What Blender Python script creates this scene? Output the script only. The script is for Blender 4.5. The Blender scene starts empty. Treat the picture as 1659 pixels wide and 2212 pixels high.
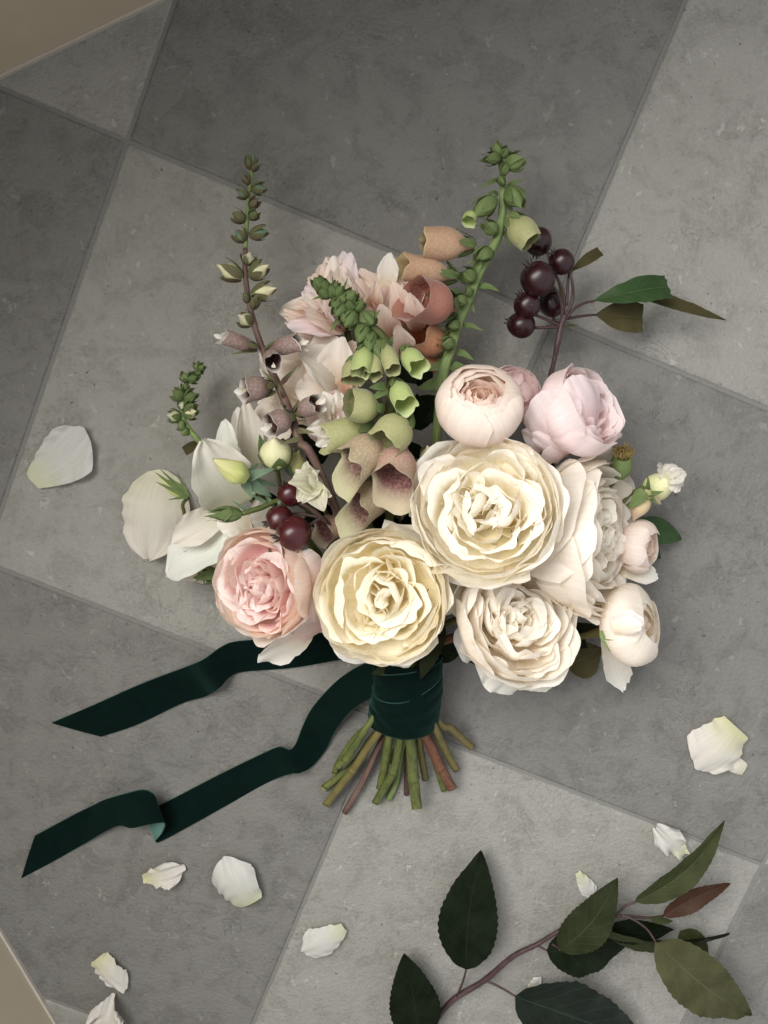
import bpy, math, random
import numpy as np
from mathutils import Vector, Matrix

# ------------------------------------------------------------------ camera
CAM_H, CAM_RX, CAM_RY, FPX = 0.57693, -0.129886, 0.003887, 1660.0
GRID_O, GRID_A, TILE = (-0.185626, 0.191576), -0.384376, 0.33
scene = bpy.context.scene
C = scene.collection
def _rot(rx, ry):
    cx, sx, cy, sy = math.cos(rx), math.sin(rx), math.cos(ry), math.sin(ry)
    return np.array([[cy, 0, sy], [0, 1, 0], [-sy, 0, cy]]) @ np.array([[1, 0, 0], [0, cx, -sx], [0, sx, cx]])
CR = _rot(CAM_RX, CAM_RY)
cd = bpy.data.cameras.new('camera'); cam = bpy.data.objects.new('camera', cd); C.objects.link(cam)
cd.sensor_fit = 'VERTICAL'; cd.sensor_height = 36; cd.lens = 36 * FPX / 2212
cd.clip_start = .01; cd.clip_end = 50
cam.matrix_world = Matrix.Translation((0, 0, CAM_H)) @ Matrix(CR.tolist()).to_4x4()
scene.camera = cam

def W(px, py, z=0.0):
    """the point of the place, at height z, that lies on this line of sight"""
    d = CR @ np.array([(px - 829.5) / FPX, -(py - 1106) / FPX, -1.])
    t = (z - CAM_H) / d[2]
    return np.array([d[0] * t, d[1] * t, z])
def S(px, z=0.05):                       # a length of px pixels at height z, in metres
    return px * (CAM_H - z) / FPX

# ------------------------------------------------------------------ light and exposure
world = bpy.data.worlds.new('World'); scene.world = world; world.use_nodes = True
bg = world.node_tree.nodes['Background']
bg.inputs[0].default_value = (0.93, 0.96, 1.0, 1); bg.inputs[1].default_value = 0.80
def area(name, loc, target, sx, sy, power, col):
    l = bpy.data.lights.new(name, 'AREA'); l.shape = 'RECTANGLE'; l.size = sx; l.size_y = sy
    l.energy = power; l.color = col
    o = bpy.data.objects.new(name, l); C.objects.link(o); o.location = loc
    o.rotation_euler = (Vector(target) - Vector(loc)).to_track_quat('-Z', 'Y').to_euler()
    return o
area('window_light', (-0.78, 0.66, 1.45), (0.03, -0.08, 0.0), 1.35, 1.1, 66, (1.0, 0.985, 0.955))
scene.view_settings.view_transform = 'Standard'; scene.view_settings.look = 'None'
scene.view_settings.exposure = 0.0; scene.view_settings.gamma = 1.0
scene.cycles.max_bounces = 12; scene.cycles.transmission_bounces = 8; scene.cycles.diffuse_bounces = 9

rng = random.Random(7)
nr = np.random.RandomState(11)

# ------------------------------------------------------------------ helpers
def thing(name, label, cat, loc, group=None):
    o = bpy.data.objects.new(name, None); C.objects.link(o); o.location = [float(c) for c in loc]
    o.empty_display_size = .01
    o['label'] = label; o['category'] = cat
    if group: o['group'] = group
    o['_m'] = 0
    del o['_m']
    return o
def tag(o, label, cat, group=None):
    o['label'] = label; o['category'] = cat
    if group: o['group'] = group
    return o
def root_of(o):
    while o.parent: o = o.parent
    return o
def offset_of(o):                         # every parent is moved only, never turned
    v = np.zeros(3)
    while o is not None:
        v += np.array(o.location); o = o.parent
    return v
def mk(name, V, F, mat, parent=None, uv=None, smooth=True, label=None, origin=None):
    """one mesh object out of world-space points"""
    V = np.asarray(V, float)
    if parent is not None: off = offset_of(parent)
    else: off = np.zeros(3)
    if origin is None: origin = V.mean(0)
    me = bpy.data.meshes.new(name)
    me.from_pydata((V - origin).tolist(), [], F)
    if smooth: me.polygons.foreach_set('use_smooth', [True] * len(me.polygons))
    if uv is not None:
        ul = me.uv_layers.new(name='UVMap')
        li = np.zeros(len(me.loops), int); me.loops.foreach_get('vertex_index', li)
        ul.data.foreach_set('uv', np.asarray(uv, float)[li].ravel())
    me.materials.append(mat)
    me.update()
    o = bpy.data.objects.new(name, me); C.objects.link(o)
    o.location = (np.asarray(origin) - off).tolist()
    if parent is not None: o.parent = parent
    if label: o['label'] = label
    return o
def grid_faces(nu, nv, wrap=False):
    F = []
    for j in range(nv - 1):
        for i in range(nu if wrap else nu - 1):
            a = j * nu + i; b = j * nu + (i + 1) % nu
            F.append((a, b, b + nu, a + nu))
    return F
def mkgrid(name, P, mat, parent=None, label=None, wrap=False, flip=False):
    nv, nu = P.shape[:2]
    F = grid_faces(nu, nv, wrap)
    if flip: F = [f[::-1] for f in F]
    uu, vv = np.meshgrid(np.linspace(0, 1, nu), np.linspace(0, 1, nv))
    return mk(name, P.reshape(-1, 3), F, mat, parent, np.stack([uu.ravel(), vv.ravel()], 1), label=label)
def norm(v):
    v = np.asarray(v, float); return v / (np.linalg.norm(v) + 1e-12)
def smooth_path(pts, n):
    """Catmull-Rom through the points"""
    P = np.asarray(pts, float)
    if len(P) == 2:
        t = np.linspace(0, 1, n)[:, None]; return P[0] * (1 - t) + P[1] * t
    Q = np.vstack([2 * P[0] - P[1], P, 2 * P[-1] - P[-2]])
    out = []
    for s in np.linspace(0, len(P) - 1 - 1e-9, n):
        i = int(s); t = s - i
        a, b, c, d = Q[i], Q[i + 1], Q[i + 2], Q[i + 3]
        out.append(.5 * (2 * b + (c - a) * t + (2 * a - 5 * b + 4 * c - d) * t * t + (3 * b - a - 3 * c + d) * t ** 3))
    return np.array(out)
def tube(name, pts, rad, mat, parent=None, seg=9, n=None, label=None, lump=0.0, cut=None, slant=0.0):
    n = n or max(8, len(pts) * 5)
    P = smooth_path(pts, n)
    r = np.interp(np.linspace(0, 1, n), np.linspace(0, 1, len(rad)), rad) if hasattr(rad, '__len__') else np.full(n, rad)
    if lump: r = r * (1 + lump * nr.uniform(-1, 1, n))
    T = np.gradient(P, axis=0); T /= np.linalg.norm(T, axis=1)[:, None] + 1e-12
    ref = np.array([0.13, .2, .97]); V = []
    for k in range(n):
        a = norm(np.cross(T[k], ref)); b = np.cross(a, T[k])
        for s in range(seg):
            an = 2 * math.pi * s / seg
            o_ = r[k] * (a * math.cos(an) + b * math.sin(an))
            V.append(P[k] + o_ - (T[k] * o_[2] * slant if slant and k >= n - 1 else 0))
    F = grid_faces(seg, n, True)
    F.append(tuple(range(seg))[::-1]); F.append(tuple(range((n - 1) * seg, n * seg)))
    uv = [(s / seg, k / (n - 1)) for k in range(n) for s in range(seg)]
    o = mk(name, V, F, mat, parent, uv, label=label)
    o.data.polygons[-1].use_smooth = False; o.data.polygons[-2].use_smooth = False
    return o
def frame(axis, spin=0.0):
    z = norm(axis); ref = np.array([0, 1, 0.]) if abs(z[1]) < .9 else np.array([1, 0, 0.])
    x = norm(np.cross(ref, z)); y = np.cross(z, x)
    c, s = math.cos(spin), math.sin(spin)
    return np.array([x * c + y * s, -x * s + y * c, z]).T      # columns
def facing(az_px, tilt):
    """axis that leans from straight up by tilt degrees towards image direction az (degrees, 0 = right, 90 = up the picture)"""
    a = math.radians(az_px); t = math.radians(tilt)
    return np.array([math.sin(t) * math.cos(a), math.sin(t) * math.sin(a), math.cos(t)])

# ------------------------------------------------------------------ materials
def nodes(m):
    m.use_nodes = True; nt = m.node_tree; nt.nodes.clear(); return nt
class NB:
    def __init__(s, name):
        s.m = bpy.data.materials.new(name); s.nt = nodes(s.m); s.L = s.nt.links
    def n(s, typ, **kw):
        nd = s.nt.nodes.new(typ)
        ins = kw.pop('ins', {})
        for k, v in kw.items(): setattr(nd, k, v)
        for k, v in ins.items():
            if isinstance(v, bpy.types.NodeSocket): s.L.new(v, nd.inputs[k])
            else: nd.inputs[k].default_value = v
        return nd
    def math(s, op, a, b=0.0, c=None):
        nd = s.n('ShaderNodeMath', operation=op)
        for i, v in enumerate((a, b) if c is None else (a, b, c)):
            if isinstance(v, bpy.types.NodeSocket): s.L.new(v, nd.inputs[i])
            else: nd.inputs[i].default_value = v
        return nd.outputs[0]
    def mix(s, f, a, b, blend='MIX'):
        nd = s.n('ShaderNodeMix', data_type='RGBA', blend_type=blend)
        for i, v in ((0, f), (6, a), (7, b)):
            if isinstance(v, bpy.types.NodeSocket): s.L.new(v, nd.inputs[i])
            else: nd.inputs[i].default_value = v if not isinstance(v, tuple) or len(v) == 4 else (*v, 1)
        return nd.outputs[2]
    def ramp(s, f, stops, interp='LINEAR'):
        nd = s.n('ShaderNodeValToRGB'); cr = nd.color_ramp; cr.interpolation = interp
        while len(cr.elements) < len(stops): cr.elements.new(.5)
        for e, (p, c) in zip(cr.elements, stops):
            e.position = p; e.color = (*c, 1) if len(c) == 3 else c
        s.L.new(f, nd.inputs[0]); return nd.outputs[0]
    def noise(s, vec, scale, detail=3, rough=.5, dist=0.0, out=0):
        nd = s.n('ShaderNodeTexNoise', ins={'Scale': scale, 'Detail': detail, 'Roughness': rough, 'Distortion': dist})
        s.L.new(vec, nd.inputs['Vector']); return nd.outputs[out]
    def mapr(s, v, a, b, c=0., d=1.):
        nd = s.n('ShaderNodeMapRange', ins={1: a, 2: b, 3: c, 4: d}); s.L.new(v, nd.inputs[0]); return nd.outputs[0]
    def vmap(s, vec, scale=(1, 1, 1)):
        nd = s.n('ShaderNodeMapping'); nd.inputs['Scale'].default_value = scale; s.L.new(vec, nd.inputs[0]); return nd.outputs[0]
def g3(v): return (v, v, v)

def petal_mat(name, base, mid, tip, back, edge=None, trans=.46, vein=.16, rough=.55, blotch=None, sat=0.0):
    b = NB(name)
    uv = b.n('ShaderNodeUVMap').outputs[0]
    sep = b.n('ShaderNodeSeparateXYZ', ins={0: uv})
    u, v = sep.outputs[0], sep.outputs[1]
    oi = b.n('ShaderNodeObjectInfo').outputs['Random']
    tc = b.n('ShaderNodeTexCoord').outputs['Object']
    wob = b.noise(tc, 60, 3, .6)
    vv = b.math('ADD', v, b.math('MULTIPLY', b.math('SUBTRACT', wob, .5), .25))
    vv = b.math('ADD', vv, b.math('MULTIPLY', b.math('SUBTRACT', oi, .5), .22))
    front = b.ramp(vv, [(0.05, base), (.5, mid), (.95, tip)])
    bk = b.ramp(vv, [(0.0, tuple(x * y for x, y in zip(back, (.93, .96, .80)))), (.35, back), (1.0, tuple(.5 * (x + y) for x, y in zip(back, tip)))])
    geo = b.n('ShaderNodeNewGeometry').outputs['Backfacing']
    col = b.mix(geo, front, bk)
    # fine fan of veins running from the claw to the edge
    comb = b.n('ShaderNodeCombineXYZ', ins={0: b.math('MULTIPLY', u, 26.0), 1: b.math('MULTIPLY', v, 2.2), 2: b.math('MULTIPLY', oi, 50.0)})
    st = b.noise(comb.outputs[0], 1.0, 3, .6, .4)
    vein_f = b.mapr(st, .38, .68, 1.0 - vein * .35, 1.02)
    col = b.mix(1.0, col, b.n('ShaderNodeCombineColor', ins={0: vein_f, 1: b.math('POWER', vein_f, 1.15), 2: b.math('POWER', vein_f, 1.35)}).outputs[0], 'MULTIPLY')
    if edge:
        e1 = b.mapr(v, .93, 1.0); eu = b.mapr(b.math('ABSOLUTE', b.math('SUBTRACT', u, .5)), .46, .5)
        ef = b.math('MULTIPLY', b.math('MAXIMUM', e1, eu), b.mapr(b.noise(tc, 60, 2), .58, .68))
        col = b.mix(b.math('MULTIPLY', ef, .4), col, edge)
    if blotch:
        bf = b.mapr(b.noise(tc, 28, 4, .65, .6), .60, .72)
        col = b.mix(b.math('MULTIPLY', bf, .5), col, blotch)
    sp = b.mapr(b.noise(tc, 420, 2, .5), .73, .77)
    col = b.mix(b.math('MULTIPLY', sp, .35), col, (.42, .25, .13))
    comb2 = b.n('ShaderNodeCombineXYZ', ins={0: b.math('MULTIPLY', u, 11.0), 1: b.math('MULTIPLY', v, 3.0), 2: b.math('MULTIPLY', oi, 31.0)})
    wr = b.noise(comb2.outputs[0], 1.0, 3, .6, .5)
    h = b.math('ADD', b.math('MULTIPLY', st, .35), wr)
    bump = b.n('ShaderNodeBump', ins={'Strength': .30, 'Distance': .0005, 'Height': h})
    pr = b.n('ShaderNodeBsdfPrincipled', ins={'Base Color': col, 'Roughness': rough, 'Normal': bump.outputs[0]})
    pr.inputs['Specular IOR Level'].default_value = .28
    pr.inputs['Sheen Weight'].default_value = .12; pr.inputs['Sheen Roughness'].default_value = .4
    tr = b.n('ShaderNodeBsdfTranslucent', ins={'Color': b.mix(1.0, col, (1.0, .975, .92), 'MULTIPLY'), 'Normal': bump.outputs[0]})
    ms = b.n('ShaderNodeMixShader', ins={0: trans, 1: pr.outputs[0], 2: tr.outputs[0]})
    out = b.n('ShaderNodeOutputMaterial', ins={0: ms.outputs[0]})
    return b.m

def leaf_mat(name, col, back=None, trans=.15, rough=.42, spec=.4, red=None, pale=(.16, .2, .08)):
    b = NB(name); back = back or tuple(c * 1.5 + .02 for c in col)
    uv = b.n('ShaderNodeUVMap').outputs[0]
    sep = b.n('ShaderNodeSeparateXYZ', ins={0: uv}); u, v = sep.outputs[0], sep.outputs[1]
    au = b.math('ABSOLUTE', b.math('SUBTRACT', u, .5))
    tc = b.n('ShaderNodeTexCoord').outputs['Object']
    nz = b.noise(tc, 120, 3, .6)
    # side veins leave the midrib at a slant
    s = b.math('ADD', b.math('SUBTRACT', v, b.math('MULTIPLY', au, .55)), b.math('MULTIPLY', nz, .03))
    saw = b.math('PINGPONG', b.math('MULTIPLY', s, 15.0), 1.0)
    vein = b.mapr(saw, .0, .16, 1., 0.)
    mid = b.mapr(au, .0, .022, 1., 0.)
    vf = b.math('MAXIMUM', b.math('MULTIPLY', vein, .35), mid)
    front = b.mix(b.mapr(b.noise(tc, 45, 4, .6), .35, .7), col, tuple(c * 1.45 + .004 for c in col))
    if red: front = b.mix(b.mapr(b.noise(tc, 35, 3, .6), .42, .62), front, red)
    c2 = b.mix(b.n('ShaderNodeNewGeometry').outputs['Backfacing'], front, back)
    c3 = b.mix(b.math('MULTIPLY', vf, .45), c2, pale)
    h = b.math('ADD', b.math('MULTIPLY', vf, -.8), b.math('MULTIPLY', b.noise(tc, 260, 3, .6), .5))
    bump = b.n('ShaderNodeBump', ins={'Strength': .6, 'Distance': .0008, 'Height': h})
    pr = b.n('ShaderNodeBsdfPrincipled', ins={'Base Color': c3, 'Roughness': rough, 'Normal': bump.outputs[0]})
    pr.inputs['Specular IOR Level'].default_value = spec
    tr = b.n('ShaderNodeBsdfTranslucent', ins={'Color': c3})
    ms = b.n('ShaderNodeMixShader', ins={0: trans, 1: pr.outputs[0], 2: tr.outputs[0]})
    b.n('ShaderNodeOutputMaterial', ins={0: ms.outputs[0]})
    return b.m

def stem_mat(name, c1, c2, rough=.5, streak=True, c3=None):
    b = NB(name)
    uv = b.n('ShaderNodeUVMap').outputs[0]; tc = b.n('ShaderNodeTexCoord').outputs['Object']
    sep = b.n('ShaderNodeSeparateXYZ', ins={0: uv})
    cb = b.n('ShaderNodeCombineXYZ', ins={0: b.math('MULTIPLY', sep.outputs[0], 9.), 1: b.math('MULTIPLY', sep.outputs[1], 14.)})
    n1 = b.noise(cb.outputs[0], 1., 4, .65)
    n2 = b.noise(tc, 70, 4, .6)
    col = b.mix(b.mapr(n2, .35, .68), c1, c2)
    col = b.mix(b.math('MULTIPLY', b.mapr(n1, .46, .62), .65), col, c3 or tuple(c * .5 for c in c1))
    bump = b.n('ShaderNodeBump', ins={'Strength': .5, 'Distance': .0006, 'Height': n1})
    pr = b.n('ShaderNodeBsdfPrincipled', ins={'Base Color': col, 'Roughness': rough, 'Normal': bump.outputs[0]})
    pr.inputs['Specular IOR Level'].default_value = .35
    b.n('ShaderNodeOutputMaterial', ins={0: pr.outputs[0]})
    return b.m

def tile_mat(name, a, c, dark):
    b = NB(name)
    tc = b.n('ShaderNodeTexCoord').outputs['Object']
    oi = b.n('ShaderNodeObjectInfo')
    add = b.n('ShaderNodeVectorMath', operation='ADD'); b.L.new(tc, add.inputs[0])
    cmb = b.n('ShaderNodeCombineXYZ', ins={0: b.math('MULTIPLY', oi.outputs['Random'], 37.), 1: b.math('MULTIPLY', oi.outputs['Random'], 91.), 2: 0.})
    b.L.new(cmb.outputs[0], add.inputs[1]); p = add.outputs[0]
    big = b.noise(p, 9, 4, .55, .3)
    med = b.noise(p, 42, 6, .68, .7)
    fine = b.noise(p, 310, 5, .72)
    grain = b.noise(p, 1300, 2, .6)
    col = b.mix(b.mapr(big, .32, .68), a, c)
    col = b.mix(b.math('MULTIPLY', b.mapr(med, .40, .66), .35), col, tuple(x * 1.30 for x in c))
    col = b.mix(b.math('MULTIPLY', b.mapr(med, .50, .40), .42), col, dark)
    col = b.mix(b.math('MULTIPLY', b.mapr(fine, .40, .60), .42), col, tuple(x * 1.36 for x in a), 'MIX')
    col = b.mix(b.math('MULTIPLY', b.mapr(grain, .42, .6), .30), col, dark)
    # pale shell-like flakes
    wv = b.n('ShaderNodeVectorMath', operation='ADD'); b.L.new(p, wv.inputs[0])
    wn = b.n('ShaderNodeVectorMath', operation='SCALE'); b.L.new(b.noise(p, 55, 3, .6, out=1), wn.inputs[0]); wn.inputs['Scale'].default_value = .03
    b.L.new(wn.outputs[0], wv.inputs[1])
    vo = b.n('ShaderNodeTexVoronoi', ins={'Scale': 95.}); b.L.new(b.vmap(wv.outputs[0], (1, .6, 1)), vo.inputs['Vector'])
    fl = b.math('MULTIPLY', b.mapr(vo.outputs['Distance'], .20, .13), b.mapr(b.noise(p, 22, 3, .6), .42, .58))
    col = b.mix(b.math('MULTIPLY', fl, .38), col, tuple(min(1, x * 1.75) for x in c))
    # hair-thin scratches and worm tracks
    ns = b.noise(p, 34, 5, .72, 1.2)
    ln = b.mapr(b.math('ABSOLUTE', b.math('SUBTRACT', ns, .5)), .0, .007, 1., 0.)
    lnm = b.math('MULTIPLY', ln, b.mapr(b.noise(p, 14, 3, .6), .48, .60))
    col = b.mix(b.math('MULTIPLY', lnm, .6), col, tuple(x * 1.6 for x in c))
    # pits
    pn = b.noise(p, 230, 4, .7)
    pit = b.math('MULTIPLY', b.mapr(pn, .665, .70), b.mapr(b.noise(p, 20, 3, .65), .46, .56))
    col = b.mix(b.math('MULTIPLY', pit, .75), col, tuple(x * .35 for x in dark))
    # one or two cracks per tile
    cn = b.noise(b.vmap(p, (1, .35, 1)), 12, 6, .6, .5)
    ck = b.math('MULTIPLY', b.mapr(b.math('ABSOLUTE', b.math('SUBTRACT', cn, .56)), .0, .0022, 1., 0.), b.mapr(b.noise(p, 11, 2, .5), .64, .70))
    col = b.mix(b.math('MULTIPLY', ck, .22), col, tuple(x * .3 for x in dark))
    h = b.math('ADD', b.math('MULTIPLY', med, .8), b.math('MULTIPLY', fine, 1.1))
    h = b.math('SUBTRACT', h, b.math('ADD', b.math('MULTIPLY', pit, .9), b.math('MULTIPLY', ck, .3)))
    h = b.math('ADD', h, b.math('ADD', b.math('MULTIPLY', lnm, .25), b.math('MULTIPLY', fl, .15)))
    bump = b.n('ShaderNodeBump', ins={'Strength': .85, 'Distance': .0017, 'Height': h})
    pr = b.n('ShaderNodeBsdfPrincipled', ins={'Base Color': col, 'Roughness': b.mapr(med, .3, .7, .42, .62), 'Normal': bump.outputs[0]})
    pr.inputs['Specular IOR Level'].default_value = .35
    b.n('ShaderNodeOutputMaterial', ins={0: pr.outputs[0]})
    return b.m

def plain_mat(name, c, rough=.8, bs=200, bd=.0004, var=.12):
    b = NB(name); tc = b.n('ShaderNodeTexCoord').outputs['Object']
    n = b.noise(tc, bs, 4, .6)
    col = b.mix(b.mapr(n, .3, .7), tuple(x * (1 - var) for x in c), tuple(x * (1 + var) for x in c))
    bump = b.n('ShaderNodeBump', ins={'Strength': .5, 'Distance': bd, 'Height': n})
    pr = b.n('ShaderNodeBsdfPrincipled', ins={'Base Color': col, 'Roughness': rough, 'Normal': bump.outputs[0]})
    b.n('ShaderNodeOutputMaterial', ins={0: pr.outputs[0]})
    return b.m

def velvet_mat(name, c, sheen, tint):
    b = NB(name); tc = b.n('ShaderNodeTexCoord').outputs['Object']
    n = b.noise(tc, 1500, 2, .6); n2 = b.noise(tc, 38, 4, .6, .5)
    col = b.mix(b.mapr(n2, .35, .7), c, tuple(x * 1.7 for x in c))
    bump = b.n('ShaderNodeBump', ins={'Strength': .6, 'Distance': .0003, 'Height': b.math('ADD', n, n2)})
    pr = b.n('ShaderNodeBsdfPrincipled', ins={'Base Color': col, 'Roughness': .9, 'Normal': bump.outputs[0]})
    pr.inputs['Specular IOR Level'].default_value = .05
    pr.inputs['Sheen Weight'].default_value = sheen; pr.inputs['Sheen Roughness'].default_value = .42
    pr.inputs['Sheen Tint'].default_value = (*tint, 1)
    b.n('ShaderNodeOutputMaterial', ins={0: pr.outputs[0]})
    return b.m

def bell_mat(name, out_a, out_b, ins_c, spot, rim, trans=.22):
    b = NB(name)
    uv = b.n('ShaderNodeUVMap').outputs[0]; sep = b.n('ShaderNodeSeparateXYZ', ins={0: uv}); u, v = sep.outputs[0], sep.outputs[1]
    tc = b.n('ShaderNodeTexCoord').outputs['Object']; oi = b.n('ShaderNodeObjectInfo').outputs['Random']
    n = b.noise(tc, 75, 3, .6); fine = b.noise(tc, 520, 3, .6)
    oc = b.mix(b.mapr(b.math('ADD', v, b.math('MULTIPLY', b.math('SUBTRACT', n, .5), 1.3)), .15, .9), out_a, out_b)
    net = b.n('ShaderNodeTexVoronoi', feature='DISTANCE_TO_EDGE', ins={'Scale': 420.}); b.L.new(tc, net.inputs['Vector'])
    oc = b.mix(b.math('MULTIPLY', b.mapr(net.outputs['Distance'], .0, .20, 1., 0.), .5), oc, spot)
    ic = b.mix(b.mapr(fine, .45, .6), ins_c, spot)
    ic = b.mix(b.mapr(v, .80, .95), ic, rim)
    col = b.mix(b.n('ShaderNodeNewGeometry').outputs['Backfacing'], oc, ic)
    col = b.mix(b.mapr(v, .965, .99), col, rim)
    h = b.math('ADD', b.math('MULTIPLY', fine, .8), n)
    bump = b.n('ShaderNodeBump', ins={'Strength': .6, 'Distance': .0007, 'Height': h})
    pr = b.n('ShaderNodeBsdfPrincipled', ins={'Base Color': col, 'Roughness': .6, 'Normal': bump.outputs[0]})
    pr.inputs['Sheen Weight'].default_value = .35; pr.inputs['Sheen Roughness'].default_value = .35
    pr.inputs['Specular IOR Level'].default_value = .25
    tr = b.n('ShaderNodeBsdfTranslucent', ins={'Color': col})
    ms = b.n('ShaderNodeMixShader', ins={0: trans, 1: pr.outputs[0], 2: tr.outputs[0]})
    b.n('ShaderNodeOutputMaterial', ins={0: ms.outputs[0]})
    return b.m

def berry_mat(name, a, c):
    b = NB(name); tc = b.n('ShaderNodeTexCoord').outputs['Object']
    n = b.noise(tc, 55, 4, .6); dots = b.noise(tc, 700, 2, .5); bl = b.noise(tc, 30, 3, .6, .4)
    col = b.mix(b.mapr(n, .35, .7), a, c)
    col = b.mix(b.math('MULTIPLY', b.mapr(dots, .70, .75), .6), col, (.35, .16, .12))
    col = b.mix(b.math('MULTIPLY', b.mapr(bl, .45, .75), .06), col, (.22, .17, .22))
    bump = b.n('ShaderNodeBump', ins={'Strength': .35, 'Distance': .0004, 'Height': n})
    pr = b.n('ShaderNodeBsdfPrincipled', ins={'Base Color': col, 'Roughness': b.mapr(bl, .4, .7, .26, .5), 'Normal': bump.outputs[0]})
    pr.inputs['Specular IOR Level'].default_value = .5
    b.n('ShaderNodeOutputMaterial', ins={0: pr.outputs[0]})
    return b.m

M = {}
M['tile_light'] = tile_mat('tile_light', (.240, .232, .208), (.272, .264, .239), (.172, .163, .140))
M['tile_dark'] = tile_mat('tile_dark', (.150, .145, .132), (.180, .174, .159), (.100, .094, .083))
M['grout'] = plain_mat('grout', (.165, .160, .146), .9, 600, .0006)
M['wall'] = plain_mat('wall_paint', (.46, .39, .285), .7, 30, .0006, .03)
M['skirt'] = plain_mat('edge_strip', (.42, .38, .33), .6, 120, .0004, .06)
M['cream'] = petal_mat('petal_cream', (.97, .88, .62), (.975, .935, .80), (.98, .955, .89), (.97, .935, .86), edge=(.62, .42, .24))
M['butter'] = petal_mat('petal_butter', (.975, .87, .57), (.975, .925, .74), (.98, .95, .84), (.97, .925, .82), edge=(.66, .48, .24))
M['ivory'] = petal_mat('petal_ivory', (.97, .85, .65), (.97, .91, .79), (.97, .94, .87), (.96, .90, .82), edge=(.60, .38, .22))
M['white_blush'] = petal_mat('petal_white_blush', (.97, .84, .65), (.97, .91, .80), (.97, .94, .88), (.96, .90, .83), edge=(.58, .36, .22))
M['lilac'] = petal_mat('petal_lilac', (.93, .70, .70), (.95, .80, .81), (.96, .86, .87), (.95, .84, .85))
M['blush'] = petal_mat('petal_blush', (.90, .60, .52), (.93, .77, .70), (.95, .89, .83), (.94, .85, .79), blotch=(.90, .70, .68))
M['blush_core'] = petal_mat('petal_blush_core', (.92, .46, .42), (.95, .68, .62), (.96, .85, .77), (.95, .80, .73))
M['pink'] = petal_mat('petal_pink', (.95, .60, .56), (.97, .78, .73), (.97, .90, .83), (.96, .76, .65), edge=(.80, .72, .58))
M['pink_core'] = petal_mat('petal_pink_core', (.94, .54, .56), (.96, .72, .72), (.97, .87, .84), (.96, .76, .72))
M['peach'] = petal_mat('petal_peach', (.90, .48, .30), (.93, .66, .53), (.93, .79, .70), (.92, .74, .65), trans=.4, vein=.5)
M['pale_peach'] = petal_mat('petal_pale_peach', (.90, .68, .46), (.93, .83, .70), (.93, .86, .78), (.92, .81, .70), trans=.36)
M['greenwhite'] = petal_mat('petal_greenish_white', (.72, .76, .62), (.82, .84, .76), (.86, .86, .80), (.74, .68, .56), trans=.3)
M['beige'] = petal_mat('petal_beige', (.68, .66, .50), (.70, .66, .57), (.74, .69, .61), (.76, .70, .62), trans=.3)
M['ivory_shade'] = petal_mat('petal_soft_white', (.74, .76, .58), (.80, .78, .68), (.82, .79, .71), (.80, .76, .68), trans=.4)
M['fallen'] = petal_mat('petal_fallen', (.56, .56, .38), (.58, .575, .53), (.62, .61, .575), (.60, .58, .54), blotch=(.62, .52, .36), trans=.25)
M['fallen_cream'] = petal_mat('petal_fallen_cream', (.58, .56, .34), (.63, .60, .53), (.66, .62, .57), (.64, .60, .54), blotch=(.6, .48, .3), trans=.25)
M['frill'] = petal_mat('petal_frill', (.62, .66, .34), (.78, .78, .56), (.84, .81, .66), (.76, .76, .54), edge=(.7, .45, .25), vein=.6)
M['bud_cream'] = petal_mat('bud_cream', (.48, .52, .22), (.66, .64, .38), (.72, .66, .44), (.66, .62, .38), blotch=(.62, .38, .30), trans=.1)
M['bud_yellow'] = petal_mat('bud_yellow', (.42, .50, .16), (.56, .58, .22), (.62, .58, .30), (.56, .56, .22), trans=.12)
M['bud_peach'] = petal_mat('bud_peach', (.50, .46, .22), (.64, .50, .30), (.66, .48, .34), (.62, .50, .30), trans=.1)
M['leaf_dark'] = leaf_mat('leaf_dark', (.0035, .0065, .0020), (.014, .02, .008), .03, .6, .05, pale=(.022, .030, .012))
M['leaf_gloss'] = leaf_mat('leaf_gloss', (.0035, .0065, .0035), (.014, .02, .008), .03, .36, .16, pale=(.03, .055, .035))
M['leaf_olive'] = leaf_mat('leaf_olive', (.014, .018, .0065), (.035, .042, .018), .08, .6, .07, pale=(.08, .09, .045))
M['leaf_green'] = leaf_mat('leaf_green', (.022, .050, .014), (.05, .08, .03), .12, .5, .2)
M['leaf_mid'] = leaf_mat('leaf_mid', (.026, .031, .011), (.008, .012, .004), .08, .6, .07, pale=(.12, .14, .07))
M['leaf_tan'] = leaf_mat('leaf_tan', (.046, .046, .020), (.06, .058, .028), .08, .6, .09, pale=(.13, .125, .07))
M['leaf_brown'] = leaf_mat('leaf_brown', (.045, .038, .014), (.08, .055, .03), .10, .6, .12, pale=(.16, .12, .07))
M['leaf_red'] = leaf_mat('leaf_red', (.034, .014, .007), (.08, .05, .03), .10, .55, .15, pale=(.22, .13, .08))
M['sepal'] = leaf_mat('sepal_green', (.115, .160, .058), (.15, .19, .08), .18, .6, .18, pale=(.16, .2, .09))
M['sepal_grey'] = leaf_mat('sepal_grey_green', (.12, .18, .11), (.20, .25, .17), .15, .55, .3, pale=(.3, .36, .24))
M['sepal_brown'] = leaf_mat('sepal_brown_green', (.12, .125, .055), (.15, .15, .08), .12, .55, .3, red=(.10, .055, .04))
M['fg_green'] = leaf_mat('foxglove_green', (.15, .20, .075), (.20, .25, .10), .2, .6, .18, pale=(.26, .32, .14))
M['stem_green'] = stem_mat('stem_green', (.075, .095, .026), (.13, .14, .04))
M['stem_olive'] = stem_mat('stem_olive', (.11, .10, .032), (.15, .13, .042), c3=(.12, .07, .03))
M['stem_brown'] = stem_mat('stem_brown', (.055, .028, .026), (.10, .06, .05))
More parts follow.
